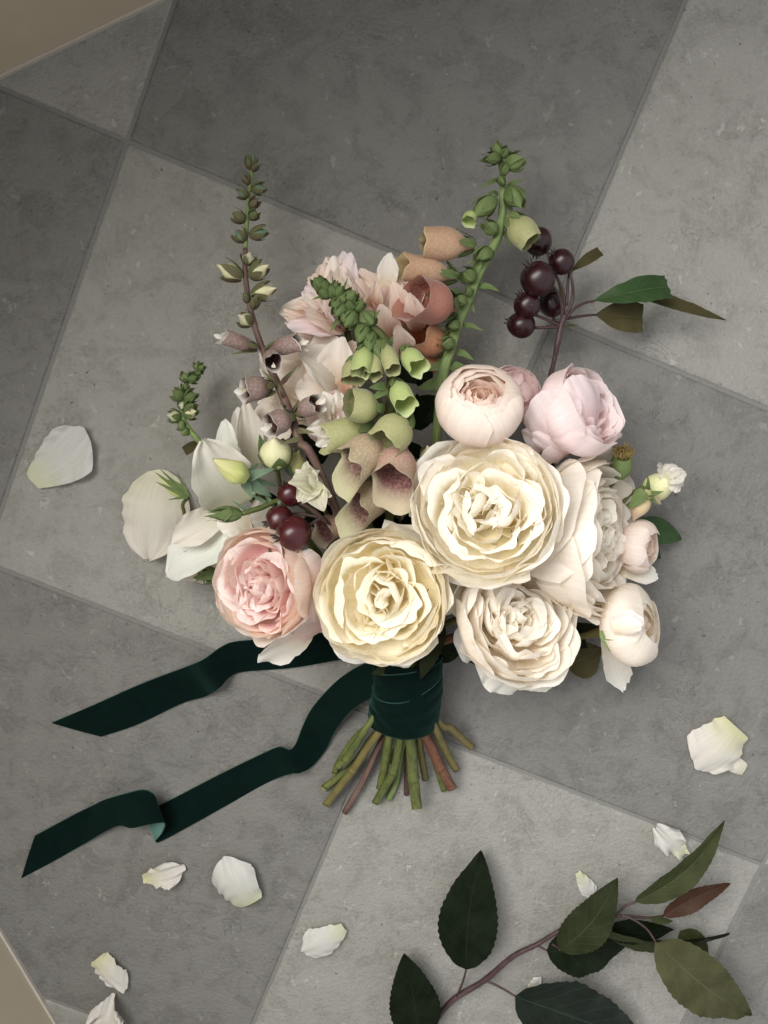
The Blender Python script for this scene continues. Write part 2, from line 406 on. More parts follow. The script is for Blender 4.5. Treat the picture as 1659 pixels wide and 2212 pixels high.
M['stem_red'] = stem_mat('stem_red', (.13, .050, .028), (.17, .085, .045))
M['stem_cut'] = stem_mat('stem_cut', (.30, .32, .14), (.36, .36, .18))
M['stem_fox'] = stem_mat('stem_foxglove', (.15, .22, .07), (.22, .28, .10), .6)
M['stem_purple'] = stem_mat('stem_purple_brown', (.11, .06, .05), (.15, .10, .075), .6)
M['twig'] = stem_mat('twig', (.042, .020, .020), (.075, .045, .042), .45)
M['berry'] = berry_mat('berry_dark', (.012, .0018, .003), (.032, .0035, .0055))
M['berry_red'] = berry_mat('berry_red', (.032, .004, .006), (.075, .007, .010))
M['calyx'] = plain_mat('calyx_dry', (.035, .02, .018), .8, 300, .001, .5)
M['velvet'] = velvet_mat('velvet', (.0010, .0048, .0038), .20, (.25, .60, .50))
M['velvet_edge'] = velvet_mat('velvet_selvedge', (.014, .036, .031), .25, (.4, .7, .6))
M['satin'] = velvet_mat('ribbon_back', (.06, .12, .10), .4, (.6, .9, .8))
M['bell_green'] = bell_mat('bell_green', (.34, .38, .15), (.43, .44, .21), (.22, .26, .10), (.36, .30, .18), (.46, .46, .24))
M['bell_lime'] = bell_mat('bell_lime', (.34, .42, .15), (.44, .52, .20), (.36, .46, .13), (.38, .44, .18), (.52, .58, .30))
M['bell_dusk'] = bell_mat('bell_dusk', (.46, .33, .22), (.48, .41, .26), (.17, .090, .075), (.32, .19, .155), (.50, .47, .29))
M['bell_rose'] = bell_mat('bell_rose', (.46, .22, .19), (.48, .36, .26), (.16, .070, .065), (.30, .15, .13), (.52, .44, .30))
M['bell_terra'] = bell_mat('bell_terracotta', (.44, .17, .09), (.36, .16, .13), (.30, .10, .07), (.40, .22, .17), (.46, .22, .16))
M['bell_peach'] = bell_mat('bell_peach', (.56, .38, .26), (.50, .32, .20), (.45, .22, .10), (.40, .22, .13), (.52, .44, .24))
M['bell_orange'] = bell_mat('bell_orange', (.50, .20, .10), (.50, .27, .15), (.34, .11, .05), (.42, .15, .08), (.5, .34, .2))
M['bell_plum'] = bell_mat('bell_plum', (.24, .16, .13), (.36, .27, .24), (.05, .028, .022), (.16, .08, .06), (.62, .58, .52))
M['stamen'] = plain_mat('stamen', (.46, .34, .12), .7, 300, .0008, .4)
M['throat'] = plain_mat('throat_inner', (.17, .12, .08), .8, 300, .0008, .3)

# ------------------------------------------------------------------ the setting
def gp(i, j, z=0.):                       # tile-grid corner to place
    c, s = math.cos(GRID_A), math.sin(GRID_A)
    return np.array([GRID_O[0] + (i * c + j * s) * TILE, GRID_O[1] + (i * s - j * c) * TILE, z])
floor = bpy.data.objects.new('floor', None); C.objects.link(floor); floor['kind'] = 'structure'
big = 3.2
mk('grout', [(-big, -big, -.0011), (big, -big, -.0011), (big, big, -.0011), (-big, big, -.0011)], [(0, 1, 2, 3)], M['grout'], floor, smooth=False)
G = .0015 / TILE; BV = .0009 / TILE
def tile_mesh(mat, k):
    """one slab with a softly worn arris, seen in its own grid frame"""
    rings = []
    n = 14
    def ring(inset, z):
        a, b_ = G + inset, 1 - G - inset
        pts = []
        for s in range(4):
            for t in range(n):
                f = t / n; q = a + (b_ - a) * f
                pts.append({0: (q, a), 1: (b_, q), 2: (a + b_ - q, b_), 3: (a, a + b_ - q)}[s])
        out = []
        for m_, (x, y) in enumerate(pts):
            w = .0009 * math.sin(m_ * 1.7 + k) * .4
            cx_, cy_ = x - .5, y - .5; f = 1 + w
            X = (cx_ * f) * TILE; Y = (cy_ * f) * TILE
            c, s_ = math.cos(GRID_A), math.sin(GRID_A)
            out.append((X * c + Y * s_, X * s_ - Y * c, z))
        return out
    R = [ring(0, -.008), ring(0, -.0010), ring(BV, -.0002), ring(BV * 2.4, 0)]
    V = [p for r in R for p in r]; N = 4 * n; F = []
    for q in range(3):
        for i in range(N):
            a = q * N + i; b_ = q * N + (i + 1) % N
            F.append((a, a + N, b_ + N, b_))
    F.append(tuple(range(3 * N, 4 * N))[::-1])
    me = bpy.data.meshes.new('tile'); me.from_pydata(V, [], F); me.materials.append(mat); me.update()
    return me
tm = {(c, k): tile_mesh(M['tile_light' if c else 'tile_dark'], k) for c in (0, 1) for k in (0, 1, 2)}
wall_a, wall_b = W(0, 165), W(345, 0)
for i in range(-4, 5):
    for j in range(-4, 5):
        c = gp(i + .5, j + .5)
        o = bpy.data.objects.new('tile', tm[((i + j) % 2 == 0, (i * 3 + j) % 3)]); C.objects.link(o)
        o.location = (c[0], c[1], 0.00006 * ((i * 7 + j * 3) % 5)); o.parent = floor

def wall(name, pa, pb, ext0, ext1, h, inner, label):
    """painted wall on the line pa-pb, standing on the floor; inner = +1/-1 side the room is on"""
    d = norm(pb - pa); nrm = np.array([-d[1], d[0], 0]) * inner
    a = pa - d * ext0; b_ = pb + d * ext1
    t = thing(name, label, 'wall', (a + b_) / 2)
    def slab(nm, z0, z1, off, thick, mat):
        p = [a + nrm * off, b_ + nrm * off, b_ + nrm * (off - thick), a + nrm * (off - thick)]
        bev = .0015
        V = [(q[0], q[1], z0) for q in p] + [(q[0], q[1], z1) for q in p]
        F = [(0, 1, 5, 4), (1, 2, 6, 5), (2, 3, 7, 6), (3, 0, 4, 7), (4, 5, 6, 7), (3, 2, 1, 0)]
        return mk(nm, V, F, mat, t, smooth=False)
    slab('plaster', .0012, h, 0, .10, M['wall'])
    slab('base_joint', -.001, .0030, .0022, .0020, M['skirt'])
    return t
wall('window_wall', wall_a, wall_b, 1.2, 1.6, .52, -1, 'smooth cream wall foot across the upper left corner of the tiled floor')
wall('side_wall', W(0, 2010), W(121, 2212), .75, 1.2, .70, 1, 'smooth beige wall foot across the lower left corner of the tiled floor')

# ------------------------------------------------------------------ petals
def wave(n, seedrs, lo=1.5, hi=5.0, terms=4):
    x = np.linspace(-1, 1, n); y = np.zeros(n)
    for k in range(terms):
        f = seedrs.uniform(lo, hi) * (1 + k * .6); y += np.sin(f * math.pi * x + seedrs.uniform(0, 6.28)) / (1 + k * .7)
    return y / 1.8
def rev_petal(rs, th0, prof, w, rcup, ruffle=.05, tipround=.3, notch=.0, edge_out=.0, center=(0, 0), lean=(0, 0), nu=13, nv=11, twist=0., fold=0.):
    """petal of a flower whose axis is +Z: prof = control points (r, z) from claw to tip, w = half width, rcup = radius of its cross curve"""
    pr = smooth_path([(a, b_, 0) for a, b_ in prof], 40)[:, :2]
    seg = np.r_[0, np.cumsum(np.linalg.norm(np.diff(pr, axis=0), axis=1))]; seg /= seg[-1]
    u = np.linspace(-1, 1, nu)
    e = wave(nu, rs, .5, 1.5, 3); e2 = wave(nu, rs, .5, 1.3, 3); tipv = 1 - tipround * np.abs(u) ** 2.6 + .035 * e
    eh = wave(nu, rs, 2.2, 4.2, 2); e = e + .40 * eh
    tipv -= notch * np.exp(-(u / .18) ** 2)
    P = np.zeros((nv, nu, 3))
    for j in range(nv):
        v = (j / (nv - 1)) ** .85
        vv = np.clip(v * tipv, 0, 1)
        r = np.interp(vv, seg, pr[:, 0]); z = np.interp(vv, seg, pr[:, 1])
        sh = .16 + .84 * np.sin(np.minimum(1, vv * 1.18) * math.pi / 2) ** .85
        x = u * w * sh + twist * w * v * v
        ph = x / rcup
        lim = 2.6; ph = np.clip(ph, -lim, lim)
        k = v ** 2.2
        r = r + ruffle * w * k * e * (.5 + .9 * np.abs(u)) + edge_out * w * np.maximum(0, np.abs(u) - .55) ** 1.3 * v * 2.2
        z = z + ruffle * w * k * e2 * .8
        r = r - fold * w * np.exp(-(u / .22) ** 2) * v
        rad = r - rcup + rcup * np.cos(ph); tan = rcup * np.sin(ph)
        c, s = math.cos(th0), math.sin(th0)
        P[j, :, 0] = rad * c - tan * s + center[0] + lean[0] * z
        P[j, :, 1] = rad * s + tan * c + center[1] + lean[1] * z
        P[j, :, 2] = z
    return P

class Flower:
    """collects petals in the flower's own frame, links them as children"""
    def __init__(s, name, label, cat, px, py, z, axis, R, hz=.5, spin=0., group=None, seed=1):
        s.A = frame(axis, spin); s.R = R; s.rs = np.random.RandomState(seed)
        s.face = W(px, py, z); s.o = s.face - s.A[:, 2] * R * hz
        s.root = thing(name, label, cat, s.o, group)
    def w(s, P): return P * s.R @ s.A.T + s.o
    def add(s, P, mat, name='petal', label=None):
        return mkgrid(name, s.w(P), mat, s.root, label, flip=True)
    def base(s): return s.o
    def calyx(s, mat, n=5, r=.45, z=-.02):
        for k in range(n):
            P = rev_petal(s.rs, k * 2 * math.pi / n + .3, [(.04, z - .08), (r * .5, z - .1), (r, z), (r * 1.5, z + .12)], .11, .5, .02, .9, nu=7, nv=8)
            P[:, :, :2] *= 1.0
            s.add(P, mat, 'sepal')

def rose_full(f, mats, guard=6, rings=5, per=6, inner=3, depth=.5, guard_prof=None, core=None, rmin=.66, extra=26, grd_w=.80, ruf=.045, gmat=None, rim=1.0):
    """many-petalled garden rose: broad guard petals, tight nested cup, then a heart of loosely folded petals"""
    rs = f.rs
    gp_ = guard_prof or [(.05, -.04), (.55, -.08), (.96, .10), (1.03, .36), (1.10, .40)]
    gm = gmat or mats
    for k in range(guard):
        th = k * 2 * math.pi / guard + rs.uniform(-.22, .22)
        gs = rs.uniform(.90, 1.09); gh = rs.uniform(-.05, .05)
        g = [(a * gs, b_ + gh * a) for a, b_ in gp_]
        f.add(rev_petal(rs, th, g, grd_w * rs.uniform(.85, 1.1), 1.0, ruf * 1.2, .24, rs.uniform(0, .06), rs.uniform(.0, .30), nu=17, nv=13), gm)
    for q in range(rings):
        t = q / max(1, rings - 1)
        rt = (1.0 - (1.0 - rmin) * t) * rim
        ht = depth + .03 * math.sin(t * math.pi) - .01 * t
        n = max(4, int(round(per - 1.2 * t)))
        ph0 = rs.uniform(0, 6.28); cj = (rs.uniform(-.035, .035), rs.uniform(-.035, .035))
        for k in range(n):
            th = ph0 + k * 2 * math.pi / n + rs.uniform(-.3, .3)
            rr = rt * rs.uniform(.92, 1.05); hh = ht + rs.uniform(-.07, .06)
            prof = [(.05, 0), (.55 * rr, -.03), (.94 * rr, .10), (1.0 * rr, hh * .68), (rr * rs.uniform(.93, 1.05), hh)]
            f.add(rev_petal(rs, th, prof, (.70 - .20 * t) * rs.uniform(.8, 1.15), rr * rs.uniform(.85, 1.08), ruf * 1.15, .24, rs.choice([0, 0, .06, .14]), rs.uniform(-.05, .18), center=cj, fold=rs.uniform(-.02, .05), nu=21, nv=12), mats)
    cm = core or mats
    N = extra
    for k in range(N):                       # heart: broad petals leaning over one another round the middle
        t = k / N; rho = rmin * (.99 - .86 * t); a = k * 2.39996 + rs.uniform(-.35, .35)
        hh = depth * rs.uniform(.86, 1.03) - .05 * (1 - t) * (1 if k % 3 else 0)
        rt = rs.uniform(.16, .34); cc = (max(0, rho - rt * .8) * math.cos(a), max(0, rho - rt * .8) * math.sin(a))
        th = a + rs.uniform(-1, 1) * (.25 + 1.1 * t)
        prof = [(.0, .05), (rt * .5, .10), (rt * .8, hh * .5), (rt * rs.uniform(.85, 1.1), hh * .85), (max(.02, rt * rs.uniform(.3, 1.75)), hh)]
        f.add(rev_petal(rs, th, prof, (.56 - .22 * t) * rs.uniform(.85, 1.2), rt * rs.uniform(.9, 1.9) + .06, ruf * 1.9, rs.uniform(.15, .34), rs.choice([0, .05, .12]), rs.uniform(-.1, .35),
                        center=cc, lean=(rs.uniform(-.12, .12), rs.uniform(-.12, .12)), nu=21, nv=12, twist=rs.uniform(-.35, .35), fold=rs.uniform(-.13, .13)), cm)
    ph0 = rs.uniform(0, 6.28)
    for q in range(inner):                   # small whorls that quarter the heart
        a = ph0 + q * 2 * math.pi / inner + rs.uniform(-.4, .4); d = rmin * rs.uniform(.30, .50)
        cc = (d * math.cos(a), d * math.sin(a))
        for ring_ in range(2):
            rt = .20 - .09 * ring_; n = 3; p0 = rs.uniform(0, 6.28)
            for k in range(n):
                hh = depth * (.93 + .06 * ring_) + rs.uniform(-.06, .05)
                prof = [(.02, .08), (rt * .6, .12), (rt * .95, hh * .6), (rt * rs.uniform(.7, 1.4), hh)]
                f.add(rev_petal(rs, p0 + k * 2.09 + rs.uniform(-.3, .3), prof, rs.uniform(.20, .30), rt * rs.uniform(.9, 1.5) + .05, ruf * 2, rs.uniform(.15, .35), rs.choice([0, .08]), rs.uniform(-.1, .3),
                                center=cc, lean=(rs.uniform(-.15, .15), rs.uniform(-.15, .15)), nu=13, nv=10, twist=rs.uniform(-.3, .3), fold=rs.uniform(-.1, .2)), cm)
    for k in range(9):
        a = rs.uniform(0, 6.28); d = .16 * math.sqrt(k / 9); prof = [(0, .15), (.05, .25), (.07, depth * .8), (rs.uniform(-.06, .10), depth * rs.uniform(.93, 1.03))]
        f.add(rev_petal(rs, rs.uniform(0, 6.28), prof, rs.uniform(.12, .20), rs.uniform(.12, .25), ruf * 2, .35, 0, .1, center=(d * math.cos(a), d * math.sin(a)), lean=(rs.uniform(-.2, .2), rs.uniform(-.2, .2)), nu=11, nv=9, twist=rs.uniform(-.3, .3)), cm)

def rose_globe(f, mats, core, outer=5, rings=3, open_=.55, height=1.15, ruf=.05, extra=16):
    """closed, ball-shaped rose: big wrapping petals that bend in over a packed heart"""
    rs = f.rs
    for q in range(rings):
        t = q / max(1, rings - 1); sc = 1 - .13 * q
        for k in range(outer):
            th = k * 2 * math.pi / outer + q * .7 + rs.uniform(-.15, .15)
            tipr = (open_ + .10 - .10 * q) * rs.uniform(.92, 1.1)
            prof = [(.06, -.05), (.62 * sc, -.02), (1.0 * sc, .38), (.95 * sc, .78 * height), (tipr, height * rs.uniform(.97, 1.05) - .03 * q)]
            f.add(rev_petal(rs, th, prof, .86 * sc, .92 * sc, ruf, .22, rs.choice([0, .05]), rs.uniform(-.05, .08), nu=15, nv=13), mats)
    for k in range(extra):
        t = k / extra; th = k * 2.4 + rs.uniform(-.3, .3); rt = open_ * (.95 - .8 * t)
        hh = height * (.93 - .10 * t) + rs.uniform(-.04, .06)
        prof = [(.05, .3), (rt * .9, .45), (rt * 1.05, hh * .85), (rt * rs.uniform(.6, 1.), hh)]
        f.add(rev_petal(rs, th, prof, .22 + .25 * (1 - t), max(.1, rt), ruf * 2.4, .3, rs.choice([0, .1]), 0.1, nu=11, nv=8), core)

def placed(A, B, w, N=(0, 0, 1), cup=.15, bend=.12, tipcurl=0., ruffle=.04, shape='petal', nu=13, nv=13, seed=0, asym=0., skew=0., fold=0., claw=.3, roll=0.):
    """free petal or leaf from point A to point B; N = the way its face looks"""
    rs = np.random.RandomState(seed + 5)
    A, B = np.asarray(A, float), np.asarray(B, float); L = np.linalg.norm(B - A); D = (B - A) / L
    N = norm(np.asarray(N, float)); Sd = norm(np.cross(D, N)); N = norm(np.cross(Sd, D))
    u = np.linspace(-1, 1, nu); e = wave(nu, rs, 1, 3); P = np.zeros((nv, nu, 3))
    ev = np.interp(np.linspace(0, 1, nv), np.linspace(0, 1, 40), wave(40, rs, 1.5, 4)); ev2 = np.interp(np.linspace(0, 1, nv), np.linspace(0, 1, 40), wave(40, rs, 1.5, 4))
    for j in range(nv):
        v = j / (nv - 1)
        if shape == 'petal':
            tv = 1 - .30 * np.abs(u) ** 2.2 + .03 * e; vv = v * tv
            sh = claw + (1 - claw) * np.sin(np.minimum(1, vv * 1.25) * math.pi / 2) ** .95
            sh = sh * np.sqrt(np.clip(1 - (np.maximum(0, vv - .52) / .48) ** 2 * .62, .05, 1))
        elif shape == 'round':
            vv = np.full(nu, v); sh = np.full(nu, max(.12, (1 - abs(2 * v ** .9 - 1) ** 2.3) ** .62)) * (1 + .05 * ev[j])
        elif shape == 'leaf':
            vv = np.full(nu, v)
            q = min(1, v + .004); sh = np.full(nu, math.sin(math.pi * q ** .80) ** .80 * (1 - .18 * v) if 0 < v < 1 else 0.012)
            if 0.05 < v < .95 and j % 2: sh = sh * .955
        elif shape == 'blunt':
            vv = np.full(nu, v); sh = np.full(nu, (.06 + .94 * math.sin(min(1, v * 1.6) * math.pi / 2) ** .9) * (1 - .35 * max(0, v - .75)))
        else:   # sepal
            vv = np.full(nu, v); sh = np.full(nu, max(.03, (1 - v) ** .75 * min(1, .5 + v * 2.2)))
        x = u * sh * w / 2
        side = np.where(u > 0, 1 + asym, 1 - asym)
        x = x * side
        h = cup * w * (x / (w / 2)) ** 2 + bend * L * np.sin(math.pi * np.minimum(vv, 1)) + tipcurl * L * np.maximum(0, vv - .6) ** 2 * 3
        h = h + ruffle * w * (ev[j] * np.maximum(u, 0) ** 2 + ev2[j] * np.maximum(-u, 0) ** 2 + e * v ** 3)
        h = h - fold * np.abs(x)
        xs = x + skew * L * math.sin(math.pi * v)
        if roll: h = h + roll * w * np.maximum(0, np.abs(u) - .5) ** 2 * 2
        for i in range(nu):
            P[j, i] = A + D * L * vv[i] + Sd * xs[i] + N * h[i]
    return P

# ------------------------------------------------------------------ stems: every flower's stem runs through the ribbon and out below
def pxs(*pts): return [W(*p) for p in pts]
def through(base, end_pts, k, via=None):
    """stem path: flower base - (via) - through the binding - cut end"""
    ang = k * 2.399; rr = .0155 * math.sqrt(((k * 5) % 16 + .5) / 16)
    ox, oz = rr * math.cos(ang), rr * math.sin(ang)
    c0, c1 = W(880, 1425, .034), W(876, 1560, .026)
    e0, e1 = np.array(end_pts[0], float), np.array(end_pts[1], float); q_ = e0 + (e0 - e1) * max(.15, (e0[1] - 1556) / max(20, e1[1] - e0[1]))
    side = np.array([1, 0, 0.])
    a = c0 + side * ox * 1.0 + np.array([0, 0, oz]); b_ = W(min(945, max(802, q_[0])), min(q_[1], 1562), min(.044, max(.010, q_[2])))
    pts = [np.asarray(base)]
    if via is not None: pts += [np.asarray(p) for p in via]
    pts += [a, b_] + [W(*p) for p in end_pts]
    return pts
STEM_ENDS = [  # cut ends as read off the picture: (px, py, height) ...
    ([(770, 1605, .030), (748, 1640, .024), (727, 1657, .019)], 8.5, 'stem_green'),
    ([(800, 1600, .020), (760, 1655, .010), (699, 1703, .0045)], 9, 'stem_green'),
    ([(790, 1620, .024), (762, 1663, .018), (703, 1740, .006)], 9, 'stem_olive'),
    ([(824, 1600, .018), (790, 1675, .010), (745, 1755, .0045)], 8.5, 'stem_brown'),
    ([(838, 1610, .024), (830, 1660, .016), (821, 1705, .008)], 10, 'stem_green'),
    ([(862, 1610, .030), (850, 1665, .022), (811, 1735, .0055)], 9.5, 'stem_green'),
    ([(868, 1610, .014), (858, 1680, .006), (839, 1727, .0045)], 8, 'stem_green'),
    ([(880, 1630, .010), (879, 1670, .006), (878, 1716, .0042)], 8, 'stem_brown'),
    ([(889, 1620, .034), (893, 1680, .026), (901, 1748, .016)], 12.5, 'stem_green'),
    ([(908, 1620, .022), (914, 1655, .014), (919, 1685, .008)], 8.5, 'stem_olive'),
    ([(930, 1610, .030), (950, 1655, .022), (978, 1705, .012)], 11.5, 'stem_red'),
    ([(940, 1640, .012), (952, 1680, .007), (961, 1708, .0048)], 9, 'stem_green'),
    ([(955, 1605, .026), (970, 1635, .017), (987, 1664, .010)], 9, 'stem_olive'),
    ([(972, 1572, .024), (1000, 1597, .014), (1020, 1615, .008)], 8.5, 'stem_olive'),
    ([(867, 1600, .010), (852, 1625, .006), (848, 1650, .005)], 7, 'stem_green'),
    ([(770, 1590, .014), (735, 1640, .006), (722, 1672, .0045)], 7, 'stem_green'),
]
_k = [0]
def give_stem(root, base, k, via=None, top_r=None):
    ends, rp, mt = STEM_ENDS[k]
    pts = through(base, ends, k, via)
    r = S(rp, .015)
    n = len(pts) * 7
    st = tube('stem', pts, [top_r or r * .8] + [r * .85] * 2 + [r] * 3, M[mt], root, seg=12, n=n, lump=.03, slant=1.1)
    e, d = pts[-1], norm(pts[-1] - pts[-2])
    a_ = norm(np.cross(d, (0.13, .2, .97))); b_2 = np.cross(a_, d); ring_ = []
    for q in range(14):
        o_ = r * .86 * (a_ * math.cos(q * .4488) + b_2 * math.sin(q * .4488)); ring_.append(e + o_ - d * o_[2] * 1.1 + d * .0005 + np.array([0, 0, .0003]))
    ring_.append(np.mean(ring_, axis=0) + d * .0001)
    mk('cut_face', ring_, [(q, (q + 1) % 14, 14) for q in range(14)], M['stem_cut'], st)
    # a leaf scar on the way down
    p = pts[-2]; s = norm(np.cross(d, (0, 0, 1)))
    if k in (0, 2, 5, 8, 10):
        tube('node', [p - d * r * .9, p, p + d * r * .9], [r * .9, r * 1.22, r * .95], M[mt], st, seg=10, n=7)
    return st

# ------------------------------------------------------------------ the roses of the bouquet
ROSES = 'garden roses bound in the bouquet'
R_ = S
f = Flower('rose', 'largest cream rose, fully open and facing the camera, at the middle of the bouquet', 'rose', 1044, 1094, .124, facing(125, 22), R_(157, .122), .5, .3, ROSES, 3)
rose_full(f, M['cream'], guard=6, rings=4, per=6, inner=2, depth=.52, rmin=.86, extra=30)
for k, (a, b_, w_, N_, cu, tc_) in enumerate([((1080, 1040, .095), (1140, 966, .112), 130, (0, .5, 1), -.12, -.10), ((1010, 1180, .088), (968, 1252, .108), 150, (-.3, -.3, 1), -.12, -.10), ((1000, 1060, .09), (905, 1010, .112), 120, (-.5, .3, 1), .1, 0)]):
    mkgrid('petal', placed(W(*a), W(*b_), S(w_, b_[2]), N_, cu, .08, tc_, .05, seed=800 + k, nu=17, nv=15, claw=.5), M['ivory'], f.root)
f.calyx(M['sepal']); give_stem(f.root, f.o, 8)

f = Flower('rose', 'buttery yellow cream rose facing the camera just above the ribbon wrap', 'rose', 822, 1288, .116, facing(140, 14), R_(150, .113), .5, 1.1, ROSES, 12)
rose_full(f, M['butter'], guard=5, rings=4, per=6, inner=2, depth=.54, rmin=.86, extra=28, gmat=M['ivory'])
for k, (a, b_, w_, N_, cu, tc_) in enumerate([((800, 1320, .075), (742, 1428, .088), 150, (-.2, -.5, 1), -.08, -.06), ((880, 1310, .075), (992, 1268, .088), 110, (.4, .1, 1), -.1, -.08), ((850, 1340, .07), (880, 1440, .085), 130, (.1, -.5, 1), -.08, -.08)]):
    mkgrid('petal', placed(W(*a), W(*b_), S(w_, b_[2]), N_, cu, .08, tc_, .05, seed=810 + k, nu=17, nv=15, claw=.5), M['ivory'], f.root)
f.calyx(M['sepal']); give_stem(f.root, f.o, 5)

f = Flower('rose', 'ivory rose tilted to the upper right, lowest rose right of the ribbon wrap', 'rose', 1132, 1334, .100, facing(42, 34), R_(144, .1), .5, 2.2, ROSES, 23)
rose_full(f, M['white_blush'], guard=6, rings=4, per=6, inner=2, depth=.56, rmin=.80, extra=26, core=M['ivory'], guard_prof=[(.05, -.05), (.55, -.10), (.98, .10), (1.06, .36), (1.16, .42)])
for k, (a, b_, w_, N_, cu, tc_) in enumerate([((1105, 1370, .060), (982, 1372, .082), 150, (-.6, 0, 1), -.15, -.05), ((1110, 1390, .055), (1052, 1488, .078), 140, (-.4, -.5, 1), -.15, -.08), ((1140, 1390, .055), (1180, 1492, .074), 140, (.1, -.7, 1), -.12, -.06)]):
    mkgrid('petal', placed(W(*a), W(*b_), S(w_, b_[2]), N_, cu, .08, tc_, .05, seed=820 + k, nu=17, nv=15, claw=.5), M['ivory'], f.root)
f.calyx(M['sepal']); give_stem(f.root, f.o, 10)

f = Flower('rose', 'big white rose seen from the side with brown-edged petals, right of the largest cream rose', 'rose', 1325, 1162, .076, facing(3, 57), R_(180, .09), .80, 0.5, ROSES, 31)
rose_full(f, M['white_blush'], guard=6, rings=6, per=6, inner=3, depth=.80, rmin=.62, extra=26, guard_prof=[(.05, -.02), (.55, .02), (.92, .34), (1.0, .62), (1.06, .74)], grd_w=.85)
f.calyx(M['sepal']); give_stem(f.root, f.o, 12)

f = Flower('rose', 'round blush cupped rose with a pink opening at its top, above the largest cream rose', 'rose', 1038, 858, .108, facing(92, 36), R_(92, .1), .9, .4, ROSES, 44)
rose_globe(f, M['blush'], M['blush_core'], 5, 3, .50, 1.15, .06, 26)
f.calyx(M['sepal']); give_stem(f.root, f.o, 9)

f = Flower('rose', 'lilac pink open rose with broad smooth petals at the upper right of the bouquet', 'rose', 1248, 892, .084, facing(35, 50), R_(100, .09), .5, .9, ROSES, 52)
rose_globe(f, M['lilac'], M['lilac'], 5, 3, .86, .98, .06, 14)
for k, (a, b_, w_, N_) in enumerate([(W(1262, 955, .082), W(1232, 812, .104), 120, (.3, .1, 1)), (W(1250, 962, .080), W(1162, 848, .104), 128, (-.5, .1, 1)), (W(1262, 965, .074), W(1150, 935, .092), 70, (-.3, -.6, 1))]):
    mkgrid('petal', placed(a, b_, S(w_), N_, -.22, .16, .0, .04, seed=160 + k, nu=17, nv=15, claw=.5), M['lilac'], f.root)
for k, (a, b_, w_, N_) in enumerate([(pxs((1240, 960, .06))[0], W(1132, 935, .088), 72, (0, -.5, 1)), (W(1230, 975, .06), W(1180, 975, .09), 80, (.1, -.5, 1)), (W(1290, 960, .06), W(1336, 935, .075), 70, (.5, -.2, 1))]):
    mkgrid('petal', placed(a, b_, S(w_), N_, -.2, .12, -.12, .07, seed=60 + k), M['lilac'], f.root)
f.calyx(M['sepal']); give_stem(f.root, f.o, 11)

f = Flower('rose', 'pale lilac rose mostly hidden behind the cupped blush rose', 'rose', 1112, 842, .068, facing(80, 30), R_(64, .07), .8, 1.9, ROSES, 58)
rose_globe(f, M['lilac'], M['lilac'], 5, 2, .7, 1.0, .07, 8)
give_stem(f.root, f.o, 13)

f = Flower('rose', 'pink rose turned to the left with peach outer petals, leftmost of the bottom row', 'rose', 556, 1268, .096, facing(172, 30), R_(124, .1), .5, .2, ROSES, 66)
rose_full(f, M['pink'], guard=5, rings=4, per=6, inner=3, depth=.62, rmin=.82, extra=28, core=M['pink_core'], guard_prof=[(.06, -.35), (.5, -.3), (.85, .05), (.98, .42), (1.03, .52)], grd_w=.8, gmat=M['pink'])
for k, (a, b_, w_, N_, tc_, cu) in enumerate([
        (W(690, 1350, .070), W(548, 1412, .092), 84, (.1, -.5, .9), .25, .15),
        (W(712, 1255, .085), W(626, 1215, .106), 90, (.2, .3, 1), -.2, -.15),
        (W(718, 1300, .080), W(632, 1290, .104), 120, (.5, 0, 1), -.12, -.15),
        (W(712, 1345, .070), W(600, 1355, .098), 120, (.3, -.5, 1), -.12, -.15)]):
    mkgrid('petal', placed(a, b_, S(w_), N_, cu, .1, tc_, .05, seed=80 + k), M['pink'] if k else M['ivory'], f.root)
f.calyx(M['sepal']); give_stem(f.root, f.o, 0)

f = Flower('rose', 'small half-closed pale rose with a magenta-tinged fold at the right edge of the bouquet', 'rose', 1362, 1350, .070, facing(20, 52), R_(90, .07), .5, 2.6, ROSES, 71)
rose_globe(f, M['white_blush'], M['blush'], 4, 3, .34, 1.0, .05, 6)
mkgrid('petal', placed(W(1318, 1352, .090), W(1392, 1340, .098), S(52), (0, .1, 1), -.25, .12, 0, .05, seed=93, claw=.6), M['lilac'], f.root, 'folded-over petal with a magenta rim')
mkgrid('petal', placed(W(1322, 1356, .096), W(1388, 1350, .102), S(46), (0, -.1, 1), -.25, .12, 0, .05, seed=94, claw=.6), M['ivory'], f.root)
mkgrid('petal', placed(W(1306, 1372, .035), W(1345, 1488, .030), S(64), (-.2, .3, 1), .30, .05, .1, .07, seed=90), M['ivory'], f.root)
mkgrid('sepal', placed(W(1300, 1362, .082), W(1318, 1408, .084), S(20), (-.3, -.1, 1), .1, .1, 0, .03, 'sepal', seed=3), M['fg_green'], f.root, 'small lime sepal lying on the lowest wrapped petal')
tube('neck', [W(1240, 1378, .035), W(1290, 1372, .045), W(1325, 1360, .05)], S(5), M['stem_olive'], f.root)
give_stem(f.root, f.o, 13, [W(1240, 1378, .035), W(1100, 1400, .030)])

f = Flower('rose', 'small peach-pink rose tucked behind the side-on white rose at the right edge', 'rose', 1384, 1182, .046, facing(355, 55), R_(60, .05), .6, 1.4, ROSES, 75)
rose_globe(f, M['blush'], M['peach'], 4, 3, .55, 1.05, .05, 8)
mkgrid('petal', placed(W(1330, 1230, .04), W(1424, 1246, .042), S(48), (.1, .2, 1), .15, .1, -.1, .08, seed=91), M['ivory'], f.root)
give_stem(f.root, f.o, 12)

